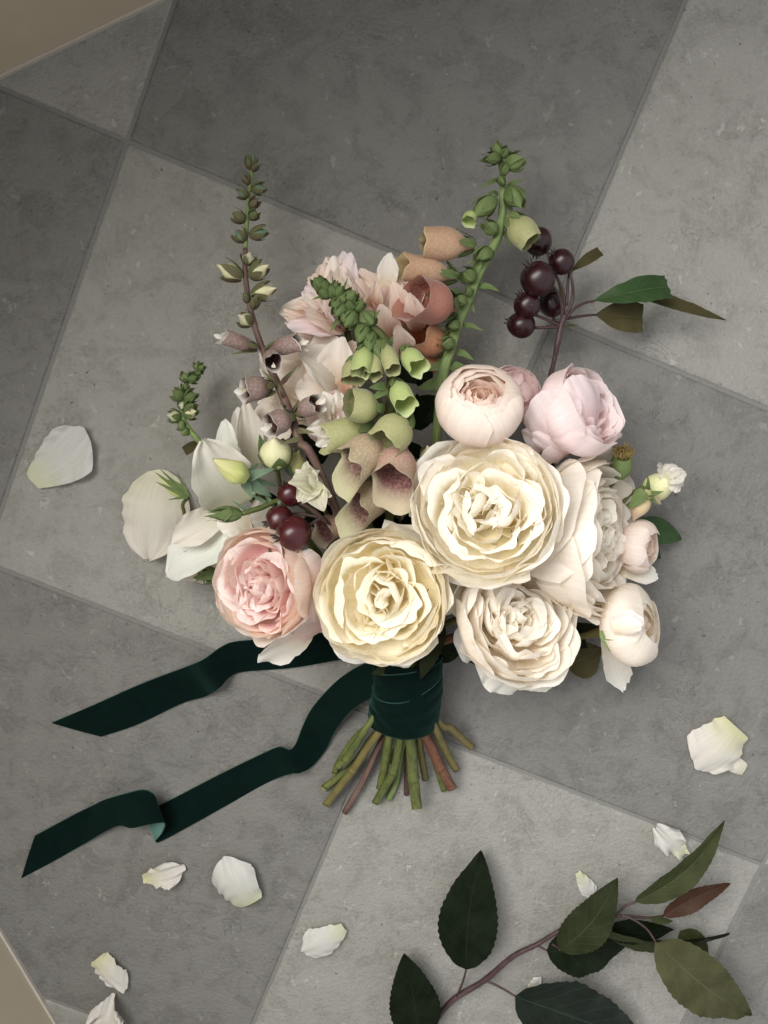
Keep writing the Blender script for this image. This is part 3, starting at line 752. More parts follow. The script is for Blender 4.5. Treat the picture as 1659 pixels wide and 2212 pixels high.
def fan(f, base, tips, mat, z0, seedv, wv=.36, ruf=.08):
    for k, (px, py, z, w_, nx, ny) in enumerate(tips):
        mkgrid('petal', placed(np.array(base) + nr.uniform(-.002, .002, 3), W(px, py, z), S(w_, z), (nx, ny, 1), .34, .16, -.10, ruf, seed=seedv + k, nu=19, nv=15, fold=nr.uniform(-.15, .15)), mat[k % len(mat)], f)
g = thing('rose', 'peach rose with many narrow ruffled petals fanned out at the top left of the bouquet', 'rose', W(738, 690, .05), ROSES)
tips = []
for k in range(26):
    a = math.radians(78 + 112 * ((k * .618) % 1.0)); L = 92 + 62 * ((k * .371) % 1.0) * (0.75 + .25 * math.sin(a))
    lay = k // 9
    tips.append((738 + L * math.cos(a) * .9, 690 - L * math.sin(a) * (1.0 if lay < 2 else .8), .045 + .014 * lay + .004 * (k % 3), 58 + (k % 4) * 9, .5 * math.cos(a) * (-1), -.35 + (.3 if k % 2 else -.2)))
tips += [(603, 672, .045, 62, .1, .2), (622, 700, .050, 70, .1, .4), (640, 655, .055, 60, .2, .1)]
fan(g, W(745, 695, .035), tips, [M['peach'], M['lilac'], M['pale_peach'], M['peach']], .05, 200, ruf=.17)
give_stem(g, W(748, 700, .035), 1, [W(790, 1000, .04)])
g = thing('rose', 'orange-peach rose with a cream upright petal between the green spike and the terracotta bell', 'rose', W(850, 700, .05), ROSES)
tips = []
for k in range(22):
    a = math.radians(40 + 95 * ((k * .618) % 1.0)); L = 80 + 72 * ((k * .371) % 1.0)
    lay = k // 8
    tips.append((852 + L * math.cos(a) * .85, 705 - L * math.sin(a), .040 + .014 * lay, 60 + (k % 3) * 10, -.4 * math.cos(a), -.3 + .25 * (k % 3)))
fan(g, W(855, 712, .03), tips, [M['peach'], M['peach'], M['pale_peach'], M['lilac']], .05, 300, ruf=.15)
mkgrid('petal', placed(W(835, 640, .06), W(842, 546, .072), S(46), (-.1, -.3, 1), .2, .12, -.05, .08, seed=330), M['ivory'], g, 'upright cream petal')
for k, (x0, y0, x1, y1, w_) in enumerate([(800, 665, 812, 610, 40), (880, 700, 850, 612, 58), (905, 715, 884, 636, 50), (850, 735, 822, 660, 58), (880, 765, 858, 706, 52)]):
    mkgrid('petal', placed(W(x0, y0, .052), W(x1, y1, .078), S(w_), (.1, -.5, 1), .25, .15, -.1, .08, seed=340 + k), M['peach'], g)
give_stem(g, W(858, 715, .03), 2, [W(850, 1000, .04)])

g = thing('rose', 'pale peach rose with a few broad smooth petals under the brown foxglove spike', 'rose', W(740, 850, .05), ROSES)
for k, (x0, y0, z0, x1, y1, z1, w_, nx, ny, mt) in enumerate([
        (745, 870, .035, 566, 800, .045, 120, 0, 0, 'pale_peach'), (740, 860, .036, 596, 770, .052, 110, 0, .2, 'pale_peach'),
        (745, 860, .040, 690, 722, .060, 118, .1, -.2, 'pale_peach'), (750, 850, .045, 652, 756, .074, 92, .6, .1, 'beige'),
        (760, 850, .050, 736, 730, .076, 92, -.5, .1, 'pale_peach'), (730, 880, .034, 556, 872, .046, 78, .1, .3, 'ivory'),
        (745, 870, .052, 640, 836, .068, 110, .2, .3, 'pale_peach'), (755, 865, .050, 762, 738, .072, 60, -.7, 0, 'peach'),
        (730, 890, .030, 620, 910, .040, 90, 0, .4, 'ivory'), (690, 880, .046, 590, 820, .058, 90, .2, .1, 'ivory'), (700, 860, .034, 560, 760, .040, 80, 0, .2, 'blush'), (660, 900, .040, 545, 900, .046, 90, .2, -.1, 'pale_peach')]):
    mkgrid('petal', placed(W(x0, y0, z0), W(x1, y1, z1), S(w_ * 1.2, z1), (nx, ny, 1), .26, .12, -.10, .06, seed=400 + k, nu=17, nv=15, claw=.45), M[mt], g)
give_stem(g, W(750, 865, .035), 4)

f = Flower('rose', 'small frilly white-pink rose between the brown spike and the green foxglove bells', 'rose', 706, 905, .080, facing(160, 40), R_(56, .08), .5, .4, ROSES, 81)
rose_full(f, M['lilac'], guard=5, rings=3, per=6, inner=2, depth=.6, rmin=.5, extra=10, core=M['blush'], ruf=.10)
for k, (x1, y1, w_) in enumerate([(668, 870, 40), (664, 930, 46), (686, 962, 50), (700, 848, 44), (730, 845, 44)]):
    mkgrid('petal', placed(W(730, 920, .07), W(x1, y1, .088), S(w_), (.4, .1, 1), .3, .12, -.12, .12, seed=420 + k), M['white_blush'], f.root)
give_stem(f.root, f.o, 4)

# white open rose at the left
g = thing('rose', 'open white rose with a few big oval petals at the left edge of the bouquet', 'rose', W(520, 1060, .05), ROSES)
for k, (x0, y0, z0, x1, y1, z1, w_, nx, ny, mt, cu, tcv) in enumerate([
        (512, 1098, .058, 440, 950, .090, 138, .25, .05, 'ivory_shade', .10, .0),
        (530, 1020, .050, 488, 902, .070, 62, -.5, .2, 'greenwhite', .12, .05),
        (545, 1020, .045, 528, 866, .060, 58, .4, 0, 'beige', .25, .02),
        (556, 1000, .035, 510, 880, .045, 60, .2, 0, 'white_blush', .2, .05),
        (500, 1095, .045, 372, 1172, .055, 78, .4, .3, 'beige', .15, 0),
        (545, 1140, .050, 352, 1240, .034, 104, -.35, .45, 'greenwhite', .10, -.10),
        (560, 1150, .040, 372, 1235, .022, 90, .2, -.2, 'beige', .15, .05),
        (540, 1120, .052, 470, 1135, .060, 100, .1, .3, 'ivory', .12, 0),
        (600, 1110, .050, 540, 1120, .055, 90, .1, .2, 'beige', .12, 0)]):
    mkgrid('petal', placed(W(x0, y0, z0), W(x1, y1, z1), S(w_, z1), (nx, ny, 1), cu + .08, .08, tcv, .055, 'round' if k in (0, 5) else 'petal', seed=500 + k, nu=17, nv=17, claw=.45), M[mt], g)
give_stem(g, W(560, 1100, .04), 15, [W(700, 1250, .035)])

# ------------------------------------------------------------------ buds
def lathe(name, A, B, prof, mat, parent, seg=14, n=12, lobes=None, label=None):
    """closed or open shell of revolution from A to B; prof = radii in metres along the way"""
    A, B = np.asarray(A, float), np.asarray(B, float); D = norm(B - A); L = np.linalg.norm(B - A)
    fr = frame(D); t = np.linspace(0, 1, n)
    r = smooth_path([(p, 0, 0) for p in prof], n)[:, 0]
    P = np.zeros((n, seg, 3))
    for j in range(n):
        for i in range(seg):
            a = 2 * math.pi * i / seg
            rr, dz = max(r[j], .0002), 0.
            if lobes: rr, dz = lobes(t[j], a, rr)
            P[j, i] = A + D * (t[j] * L + dz) + rr * (math.cos(a) * fr[:, 0] + math.sin(a) * fr[:, 1])
    return mkgrid(name, P, mat, parent, label, wrap=True)
def calyx(A, B, R, mat, parent, n=5, ln=.8, spread=1.12, flare=.25, w=.75, name='calyx', ph=0.):
    """ring of pointed sepals hugging a bud, one mesh"""
    A, B = np.asarray(A, float), np.asarray(B, float); D = norm(B - A); L = np.linalg.norm(B - A); fr = frame(D)
    V, F, UV = [], [], []
    nu, nv = 5, 8
    for k in range(n):
        a0 = 2 * math.pi * k / n + ph + nr.uniform(-.1, .1); lk = ln * nr.uniform(.85, 1.15); b0 = len(V)
        for j in range(nv):
            v = j / (nv - 1)
            r = R * (math.sin(math.pi * min(.93, .08 + v * lk * .85)) ** .6 * spread + flare * v ** 3)
            ww = w * (1 - v) ** .7 * min(1, .6 + v * 1.5) + .02
            for i in range(nu):
                u = (i / (nu - 1) - .5) * 2
                a = a0 + u * ww
                rr = r * (1 + .05 * abs(u) - .06 * (1 - abs(u)) * 0)
                V.append(A + D * v * lk * L + rr * (math.cos(a) * fr[:, 0] + math.sin(a) * fr[:, 1])); UV.append(((u + 1) / 2, v))
        F += [tuple(b0 + q for q in fc) for fc in grid_faces(nu, nv)]
    return mk(name, V, F, mat, parent, UV)
def bud(parent, A, B, rpx, mat, smat, ln=.85, n=5, flare=.25, name='bud', tip=.15, spread=1.12, ped=None, z=.05):
    R = S(rpx, z)
    b_ = lathe(name, A, B, [R * .30, R * .88, R, R * .84, R * max(.3, tip), 0.0], mat, parent)
    if smat is not None: calyx(A, B, R, smat, b_, n, ln, spread, flare)
    return b_
def bell(parent, A, B, rpx, mat, smat=None, lip=.2, lipdir=(0, -1, 0), flare=.25, seed=0, z=.1, rim=.10, squash=1.):
    """foxglove bell from its calyx A to its mouth B, with a scalloped lip"""
    R = S(rpx, z); A = np.asarray(A, float); B = np.asarray(B, float); fr = frame(norm(B - A)); L = np.linalg.norm(B - A)
    ld = math.atan2(np.dot(lipdir, fr[:, 1]), np.dot(lipdir, fr[:, 0])); rs = np.random.RandomState(seed + 900)
    ph = rs.uniform(0, 6.28, 4)
    def lob(t, a, r):
        d = max(0, math.cos(a - ld)); k = max(0, (t - .68) / .32)
        r2 = r * (1 + flare * k * k * (.15 + 1.0 * d)) * (1 + .05 * math.sin(2 * a + ph[0]) + .035 * k * math.sin(7 * a + ph[1]) + .07 * k * math.sin(3 * a + ph[2]))
        dz = k * k * L * (lip * d + rim * (math.sin(4 * a + ph[2]) + .5 * math.sin(7 * a + ph[3])) * .45)
        return r2, dz
    o = lathe('bell', A, B, [R * .22, R * .42, R * .80, R * 1.0, R * 1.02, R * .98, R * 1.0], mat, parent, seg=30, n=16, lobes=lob)
    if smat is not None: calyx(A - (B - A) * .03, A + (B - A) * .62, R * .62, smat, o, 5, .7, 1.15, .35, .6)
    return o
BUDS = 'rose buds between the flowers'
def stalk(parent, pts, r, mat='stem_green', name='stalk'): return tube(name, pts, [S(q) for q in r] if hasattr(r, '__len__') else S(r), M[mat], parent, seg=8)
def floret(name, label, loc, cat='rose bud'): return thing(name, label, cat, loc, BUDS)

b1 = floret('rose_bud', 'pointed yellow-green bud with grey-green star sepals in front of the big oval white petal', W(527, 1029, .095))
lathe('bud', W(530, 1032, .095), W(461, 992, .108), [S(14), S(25, .1), S(22, .1), S(12), S(2)], M['bud_yellow'], b1, seg=18, n=16, lobes=lambda t, a, r: (r * (1 + .10 * math.sin(5 * a + 6 * t)), 0))
for k, (x1, y1, z1, w_) in enumerate([(594, 1012, .090, 30), (588, 1074, .080, 36), (546, 1077, .088, 28), (560, 1000, .080, 22), (600, 1050, .075, 24)]):
    mkgrid('sepal', placed(W(526, 1034, .092), W(x1, y1, z1), S(w_, .09), (-.2 + .1 * k, .2, 1), .12, .06, -.05, .03, 'sepal', nu=7, nv=9, seed=k), M['sepal_grey'], b1)
stalk(b1, [W(528, 1034, .092), W(570, 1075, .070), W(640, 1140, .045), W(800, 1350, .04)], 5)

b2 = floret('rose_bud', 'round blush-green bud standing below the plum foxglove bells', W(596, 1004, .08))
bud(b2, W(598, 1008, .075), W(592, 938, .090), 33, M['bud_cream'], M['sepal'], .55, tip=.25, flare=.1, spread=1.04)
stalk(b2, [W(598, 1008, .074), W(608, 1060, .060), W(625, 1110, .045), W(800, 1330, .035)], 4.5)
b3 = floret('rose_bud', 'pale green bud half hidden beside the frilled cream bud', W(640, 1000, .07))
bud(b3, W(632, 1022, .062), W(646, 972, .074), 22, M['bud_yellow'], M['sepal_grey'], .6, flare=.1)
stalk(b3, [W(632, 1022, .062), W(650, 1080, .05), W(800, 1330, .035)], 4)

b4 = floret('rose_bud', 'lime bud with long dark thread-like sepals over the fallen beige petal', W(402, 1070, .05))
bud(b4, W(406, 1074, .050), W(340, 1030, .056), 15, M['bud_yellow'], None, tip=.2)
for k, (x1, y1, w_, nx) in enumerate([(334, 1019, 15, 0), (345, 1013, 12, .5), (383, 1018, 10, 0), (336, 1040, 14, -.5), (362, 1080, 9, 0)]):
    mkgrid('sepal', placed(W(407, 1073, .055), W(x1, y1, .060), S(w_), (nx, .2, 1), .15, .05, .02, .02, 'sepal', nu=5, nv=9, seed=k), M['sepal'], b4)
stalk(b4, [W(406, 1074, .050), W(396, 1100, .045), W(440, 1170, .035), W(700, 1330, .03)], 4)

b5 = floret('rose_bud', 'small spiky green bud pointing left above the pink rose', W(517, 1112, .085))
bud(b5, W(522, 1110, .085), W(462, 1112, .090), 15, M['fg_green'], M['sepal'], 1.2, flare=.35)
for k, (x1, y1) in enumerate([(443, 1106), (452, 1118), (490, 1093), (482, 1128)]):
    mkgrid('sepal', placed(W(500, 1110, .092), W(x1, y1, .094), S(8), (0, .2, 1), .1, .05, 0, .02, 'sepal', nu=5, nv=7, seed=k), M['sepal'], b5)
stalk(b5, [W(522, 1110, .085), W(560, 1098, .080), W(620, 1080, .070), W(700, 1120, .05)], [5, 6, 5, 5])
for k, (x0, y0, x1, y1) in enumerate([(540, 1108, 500, 1080), (580, 1090, 532, 1062), (590, 1092, 560, 1050), (600, 1088, 640, 1040)]):
    mkgrid('bract', placed(W(x0, y0, .076), W(x1, y1, .078), S(11), (.2, .2, 1), .1, .05, 0, .05, 'sepal', nu=5, nv=8, seed=k), M['sepal_grey'], b5)

b6 = floret('rose_bud', 'green bud poking out left of the pink rose near the floor', W(463, 1240, .03))
bud(b6, W(478, 1236, .034), W(424, 1246, .032), 19, M['leaf_green'], M['sepal'], 1.0, flare=.3)
for k, (x1, y1) in enumerate([(414, 1228), (418, 1260), (442, 1266), (460, 1262)]):
    mkgrid('sepal', placed(W(440, 1244, .040), W(x1, y1, .034), S(7), (0, .2, 1), .1, .05, 0, .02, 'sepal', nu=5, nv=7, seed=k), M['sepal'], b6)
stalk(b6, [W(478, 1236, .034), W(540, 1260, .035), W(760, 1400, .03)], 4)

b7 = floret('rose_bud', 'frilled pale cream bud bursting open beside the dusky foxglove bells', W(668, 1050, .1))
for k, (x1, y1, w_, nx, ny, mt) in enumerate([(630, 1040, 66, .3, .2, 'frill'), (648, 1082, 60, .2, .5, 'frill'), (700, 1100, 54, -.1, .3, 'frill'), (712, 1072, 40, -.4, .2, 'frill'), (660, 1000, 44, 0, -.3, 'frill'),
                                        (640, 1016, 34, .5, -.3, 'white_blush'), (686, 1014, 36, -.5, -.2, 'blush'), (690, 1094, 40, .1, .2, 'frill')]):
    mkgrid('petal', placed(W(676, 1046, .084), W(x1, y1, .104 - .002 * k), S(w_, .1), (nx, ny, 1), .28, .2, -.15, .15, seed=700 + k), M[mt], b7)
bud(b7, W(682, 1060, .078), W(664, 1022, .098), 24, M['frill'], None, tip=.5)
stalk(b7, [W(682, 1060, .078), W(720, 1140, .055), W(820, 1340, .04)], 5)

b8 = floret('rose_bud', 'cream-green bud with a dry crumpled tip, outermost on the right', W(1400, 1068, .05))
bud(b8, W(1392, 1070, .044), W(1466, 1022, .058), 30, M['bud_cream'], None, tip=.65, z=.05)
for k, (x1, y1, w_, nx, ny) in enumerate([(1482, 1020, 40, 0, .3), (1478, 1046, 34, .2, -.3), (1460, 1004, 40, -.1, .5), (1440, 1002, 48, 0, .6)]):
    mkgrid('petal', placed(W(1432, 1040, .058), W(x1, y1, .062 - .003 * k), S(w_), (nx, ny, 1), .3, .15, -.2, .16, seed=720 + k), M['fallen_cream'], b8)
for k, (x1, y1, w_) in enumerate([(1432, 1062, 28), (1412, 1078, 26), (1400, 1030, 26), (1424, 1090, 22), (1384, 1046, 20)]):
    mkgrid('sepal', placed(W(1388, 1072, .050), W(x1, y1, .070), S(w_), (0, .2, 1), -.15, .12, -.05, .04, 'sepal', nu=5, nv=9, seed=k), M['sepal'], b8)
stalk(b8, [W(1394, 1070, .044), W(1360, 1090, .040), W(1250, 1200, .035), W(1000, 1390, .03)], 5)
b9 = floret('rose_bud', 'plump peach bud hanging below the dry-tipped bud on the right', W(1386, 1070, .06))
bud(b9, W(1394, 1064, .060), W(1368, 1126, .050), 21, M['bud_peach'], None, tip=.4, z=.05)
mkgrid('sepal', placed(W(1392, 1060, .068), W(1358, 1100, .060), S(38), (-.6, .1, 1), -.2, .1, 0, .04, 'sepal', nu=7, nv=9), M['sepal'], b9)
mkgrid('sepal', placed(W(1392, 1062, .066), W(1428, 1090, .048), S(24), (.6, .1, 1), -.2, .1, 0, .04, 'sepal', nu=7, nv=9), M['bud_peach'], b9)
stalk(b9, [W(1394, 1062, .058), W(1384, 1054, .050), W(1340, 1090, .040), W(1200, 1250, .035)], 4)
b10 = floret('rose_hip', 'spent flower head with a crown of yellow and rust stamens at the upper right', W(1342, 1010, .06), 'rose hip')
lathe('hip', W(1336, 1032, .048), W(1346, 984, .062), [S(10), S(20), S(24), S(22), S(17)], M['fg_green'], b10, seg=16, n=10)
V, F = [], []
for k in range(90):
    a = k * 2.4; r = 20 * math.sqrt(k / 90); x0, y0 = 1346 + r * math.cos(a), 984 - r * .6 * math.sin(a)
    p = W(x0, y0, .062); q = W(x0 + r * .25 * math.cos(a) + nr.uniform(-2, 3), y0 - nr.uniform(8, 20), .066 + nr.uniform(0, .006)); s_ = np.array([.00035, 0, 0]); t_ = np.array([0, .00035, 0])
    b0 = len(V); V += [p - s_, p + s_, q + s_, q - s_, p - t_, p + t_, q + t_, q - t_]; F += [(b0, b0 + 1, b0 + 2, b0 + 3), (b0 + 4, b0 + 5, b0 + 6, b0 + 7)]
o = mk('stamens', V, F, M['stamen'], b10); o['kind'] = 'stuff'
stalk(b10, [W(1336, 1032, .048), W(1290, 1080, .040), W(1100, 1300, .035)], 5)
b11 = floret('rose_bud', 'small cream bud peeping out between the cupped rose and the largest rose', W(930, 985, .08))
bud(b11, W(940, 1006, .075), W(922, 962, .086), 26, M['bud_cream'], M['sepal'], .5, tip=.3, flare=.1)
stalk(b11, [W(940, 1006, .074), W(920, 1200, .05), W(890, 1400, .035)], 4)
for k, (x0, y0, x1, y1, w_) in enumerate([(905, 960, 925, 900, 62), (880, 950, 905, 895, 40)]):
    pass

# ------------------------------------------------------------------ foxglove spikes
FOX = 'foxglove spikes of the bouquet'
def spike_bud(root, x0, y0, x1, y1, r, mat, smat, z0, z1, **kw):
    bl = bud(root, W(x0, y0, z0), W(x1, y1, z1), r, M[mat], M[smat], z=z0, **kw)
    return bl
g = thing('foxglove_spike', 'brown-stemmed foxglove spike with dry buds and plum bells leaning to the upper left', 'foxglove', W(640, 930, .06), FOX)
zz = lambda y: .040 + (y - 330) / 660 * .050
st1 = [(544, 352), (542, 390), (537, 425), (533, 483), (530, 537), (530, 585), (537, 649), (553, 713), (570, 761), (586, 800), (610, 853), (629, 898), (648, 955), (682, 1000)]
tube('stem', [W(x, y, zz(y)) for x, y in st1[:5]], [S(3), S(4.5), S(5)], M['stem_fox'], g, n=20, lump=.03)
st = tube('stem', [W(x, y, zz(y)) for x, y in st1[4:]] + [W(790, 1250, .045), W(868, 1425, .04), W(858, 1560, .02)] + [W(*p) for p in STEM_ENDS[3][0]], [S(5), S(6), S(7), S(9), S(9), S(8), S(8), S(8)], M['stem_purple'], g, n=70, lump=.04)
for x0, y0, x1, y1, r, mt in [(541, 366, 534, 336, 8, 'sepal_brown'), (544, 362, 547, 330, 9, 'sepal_grey'), (546, 370, 556, 350, 7, 'sepal_brown'), (538, 400, 526, 374, 7, 'stem_purple'), (545, 409, 574, 407, 11, 'sepal_grey'), (537, 425, 510, 412, 10, 'sepal_grey'),
        (540, 448, 558, 428, 10, 'stem_purple'), (540, 473, 556, 456, 10, 'sepal'), (530, 477, 500, 460, 12, 'sepal_brown'), (540, 509, 580, 498, 13, 'sepal_grey'), (529, 521, 507, 498, 13, 'sepal_grey'),
        (534, 572, 540, 544, 14, 'frill'), (524, 600, 468, 572, 18, 'bud_cream'), (540, 598, 580, 572, 17, 'bud_cream'), (545, 638, 597, 622, 17, 'bud_cream'), (546, 668, 556, 634, 10, 'sepal_brown'), (545, 700, 514, 680, 16, 'frill'), (536, 655, 528, 630, 8, 'sepal_brown')]:
    z = zz(y0); bud(g, W(x0, y0, z), W(x1, y1, z + .004), r, M[mt], M['sepal_brown'], .95 if r < 14 else .8, 5, .45 if r < 14 else .3, tip=.35, z=z)
for i, (x0, y0, x1, y1, r, lx, ly) in enumerate([(556, 752, 484, 728, 17, -1, 0), (574, 758, 646, 738, 18, 1, -.4), (578, 764, 592, 782, 17, 0, -1), (590, 832, 528, 842, 25, -1, -.3), (634, 898, 584, 918, 27, -1, -.5), (640, 893, 684, 870, 21, 1, .3)]):
    z = zz(y0) + .004; dz = .008 if i != 2 else .020
    bell(g, W(x0, y0, z), W(x1, y1, z + dz), r, M['bell_plum'], M['sepal_brown'], .15, (lx, ly, .3), .15, seed=i, z=z)
    b2_ = W(x1 + lx * 6, y1 - ly * 6, z + dz)
    mkgrid('lip', placed(b2_ - norm(b2_ - W(x0, y0, z)) * .003, b2_ + norm(b2_ - W(x0, y0, z)) * .005, S(r * .6), (0, -.2, 1), .2, .1, 0, .1, seed=i), M['white_blush'], g)
for x0, y0, x1, y1, w_ in [(556, 757, 500, 765, 11), (607, 830, 644, 790, 14), (600, 836, 566, 800, 12), (596, 846, 545, 868, 14), (618, 880, 604, 870, 8), (634, 890, 646, 862, 12), (646, 948, 605, 960, 14), (640, 930, 680, 935, 16), (612, 860, 600, 826, 8)]:
    z = zz(y0) + .003
    mkgrid('bract', placed(W(x0, y0, z), W(x1, y1, z + .004), S(w_), (.2, .2, 1), .15, .08, .1, .04, 'sepal', nu=5, nv=9), M['sepal_brown'], g)

g = thing('foxglove_spike', 'tall green foxglove spike with peach and terracotta bells leaning to the upper right', 'foxglove', W(960, 830, .05), FOX)
zz = lambda y: .052 + (y - 300) / 540 * .012
st2 = [(1073, 312), (1080, 340), (1085, 380), (1086, 424), (1083, 477), (1070, 525), (1036, 587), (1012, 645), (990, 697), (974, 755), (954, 832)]
tube('stem', [W(x, y, zz(y)) for x, y in st2] + [W(930, 1100, .05), W(896, 1425, .04), W(888, 1560, .014)] + [W(x, y, z * .8) for x, y, z in STEM_ENDS[6][0]], [S(5), S(7), S(9.5), S(11), S(11), S(10), S(9), S(8)], M['stem_fox'], g, n=90, lump=.03)
for x0, y0, x1, y1, r, mt in [(1079, 340, 1048, 345, 12, 'fg_green'), (1076, 335, 1070, 306, 11, 'fg_green'), (1084, 336, 1100, 322, 10, 'sepal'), (1094, 356, 1137, 344, 17, 'fg_green'), (1086, 378, 1096, 350, 9, 'sepal'), (1088, 400, 1078, 378, 8, 'fg_green'),
        (1100, 408, 1126, 450, 20, 'fg_green'), (1068, 428, 1018, 472, 19, 'fg_green'), (1072, 500, 1046, 484, 13, 'sepal'), (1056, 540, 1030, 560, 15, 'sepal'),
        (1024, 600, 1000, 590, 14, 'fg_green'), (1004, 650, 980, 648, 13, 'fg_green'), (990, 700, 968, 706, 12, 'fg_green'), (1012, 640, 1016, 616, 8, 'sepal'), (1060, 560, 1056, 535, 8, 'sepal'), (978, 740, 955, 745, 14, 'fg_green')]:
    z = zz(y0) + .004; bud(g, W(x0, y0, z), W(x1, y1, z + .008), r, M[mt], M['fg_green' if r % 2 else 'sepal'], 1.25 if 12 <= r <= 15 else .85, 4, .5 if 12 <= r <= 15 else .14, tip=.35, z=z)
bell(g, W(1020, 470 - 14, .062), W(1012, 478, .066), 14, M['bell_lime'], None, .1, seed=4, z=.06)
bell(g, W(1098, 466, .060), W(1150, 524, .068), 30, M['bell_green'], M['fg_green'], .02, (1, -1, 0), -.8, seed=5, z=.065, rim=.02)
bell(g, W(1024, 530, .062), W(912, 524, .068), 33, M['bell_peach'], M['sepal'], .02, (-1, 0, 0), -.85, seed=6, z=.065, rim=.05)
bell(g, W(986, 598, .060), W(872, 580, .064), 31, M['bell_peach'], M['sepal'], .15, (-1, .2, 0), .1, seed=7, z=.06, rim=.12)
bell(g, W(980, 664, .066), W(896, 646, .086), 48, M['bell_terra'], M['sepal'], .30, (-.4, -.9, 0), .10, seed=8, z=.09, rim=.04)
bell(g, W(966, 758, .050), W(900, 716, .066), 36, M['bell_orange'], M['fg_green'], .1, (-1, .4, 0), .2, seed=9, z=.06, rim=.1)
bell(g, W(956, 790, .040), W(900, 780, .046), 30, M['bell_orange'], None, .1, (-1, 0, 0), .2, seed=10, z=.045, rim=.1)
for x0, y0, x1, y1, w_ in [(1082, 388, 1032, 408, 14), (1096, 404, 1130, 388, 16), (1076, 420, 1052, 416, 14), (1084, 500, 1104, 534, 16), (1036, 618, 1078, 628, 20), (1012, 655, 1026, 677, 14), (1000, 702, 1044, 714, 16), (986, 760, 1024, 778, 22), (976, 790, 1012, 796, 22),
        (1040, 560, 1004, 610, 20), (1006, 610, 970, 590, 22), (995, 640, 960, 625, 24), (985, 680, 950, 690, 24), (975, 720, 940, 740, 26), (985, 735, 955, 775, 24), (965, 790, 915, 800, 30), (960, 805, 930, 850, 30), (968, 780, 1000, 830, 24), (950, 830, 900, 840, 36), (985, 600, 962, 560, 20)]:
    z = zz(y0) - .002
    mkgrid('bract', placed(W(x0, y0, z), W(x1, y1, z + .004), S(w_), (.2, .3, 1), .18, .12, -.08, .05, 'sepal', nu=7, nv=9), M['sepal'], g)

g = thing('foxglove_spike', 'arching green foxglove spike with dusky open bells in the centre of the bouquet', 'foxglove', W(830, 900, .08), FOX)
st3 = [(690, 612, .085), (721, 638, .090), (760, 672, .092), (796, 700, .094), (832, 736, .092), (845, 800, .086), (842, 880, .082), (830, 980, .070), (850, 1200, .05)]
tube('stem', [W(*p) for p in st3] + [W(874, 1425, .046), W(882, 1560, .032), W(890, 1600, .024)], [S(5), S(7), S(9), S(10), S(9), S(9)], M['stem_green'], g, n=70, lump=.03)
for x0, y0, x1, y1, r in [(700, 625, 678, 600, 15), (706, 630, 700, 606, 13), (712, 636, 688, 630, 13), (722, 640, 716, 616, 14), (724, 640, 740, 618, 13), (736, 650, 718, 664, 14), (745, 655, 768, 628, 16), (742, 655, 726, 684, 16), (760, 668, 752, 648, 13), (752, 672, 742, 696, 15), (765, 676, 745, 706, 17),
        (786, 680, 806, 700, 17), (788, 704, 776, 740, 18), (770, 668, 786, 652, 11), (734, 640, 746, 650, 13), (716, 634, 730, 606, 10), (800, 720, 798, 760, 18), (812, 735, 822, 775, 17)]:
    z = .092; bud(g, W(x0, y0, z), W(x1, y1, z + .012), r, M['sepal'], M['fg_green'] if r % 2 else M['sepal'], .8, 4, .04, tip=.45, z=z, spread=1.05)
for k, (x0, y0, x1, y1, w_) in enumerate([(770, 665, 785, 640, 12), (806, 690, 822, 668, 12), (730, 690, 712, 720, 12), (775, 720, 770, 745, 12), (842, 745, 850, 722, 16), (868, 758, 886, 742, 18), (720, 630, 718, 596, 9), (740, 630, 752, 600, 9), (700, 640, 672, 648, 9), (832, 835, 796, 838, 26), (836, 840, 800, 866, 26)]):
    mkgrid('bract', placed(W(x0, y0, .098), W(x1, y1, .104), S(w_, .1), (.1, .2, 1), .15, .08, .05, .04, 'sepal', nu=5, nv=9), M['sepal'], g)
for i, (x0, y0, z0, x1, y1, z1, r, mt, sm, lp, lx, ly, fl, rim) in enumerate([
        (830, 738, .100, 850, 800, .112, 19, 'bell_green', 'sepal', .05, 0, -1, -.1, .05), (870, 752, .098, 904, 794, .112, 22, 'bell_lime', 'sepal', .1, 1, -1, .05, .15),
        (790, 742, .096, 780, 806, .104, 24, 'bell_lime', 'sepal', .05, 0, -1, -.2, .1), (812, 752, .094, 806, 812, .102, 20, 'bell_green', 'sepal', .05, 0, -1, -.1, .1), (770, 770, .086, 764, 822, .092, 28, 'bell_green', 'fg_green', .05, 0, -1, -.2, .08),
        (852, 822, .100, 876, 876, .114, 25, 'bell_lime', 'sepal', .1, 1, -1, .05, .12), (826, 884, .094, 752, 872, .104, 36, 'bell_green', 'fg_green', .05, -1, 0, -.35, .05),
        (806, 918, .086, 704, 948, .092, 32, 'bell_green', 'fg_green', .15, -1, -.6, .05, .10), (882, 896, .096, 828, 962, .112, 40, 'bell_green', 'sepal', .12, -.5, -1, -.18, .14),
        (836, 944, .090, 756, 1004, .103, 41, 'bell_dusk', None, .50, -.3, -1, .50, .18), (872, 962, .092, 848, 1036, .108, 43, 'bell_rose', None, .50, -.05, -1, .50, .16),
        (846, 1050, .074, 770, 1100, .091, 39, 'bell_dusk', None, .50, -.3, -1, .50, .18), (736, 1126, .060, 698, 1148, .072, 27, 'bell_rose', None, .3, -.3, -1, .2, .12)]):
    bell(g, W(x0, y0, z0), W(x1, y1, z1), r, M[mt], M[sm] if sm else None, lp, (lx, ly, 0), fl, seed=20 + i, z=z1, rim=rim)
give_stem(g, W(850, 1200, .05), 14)

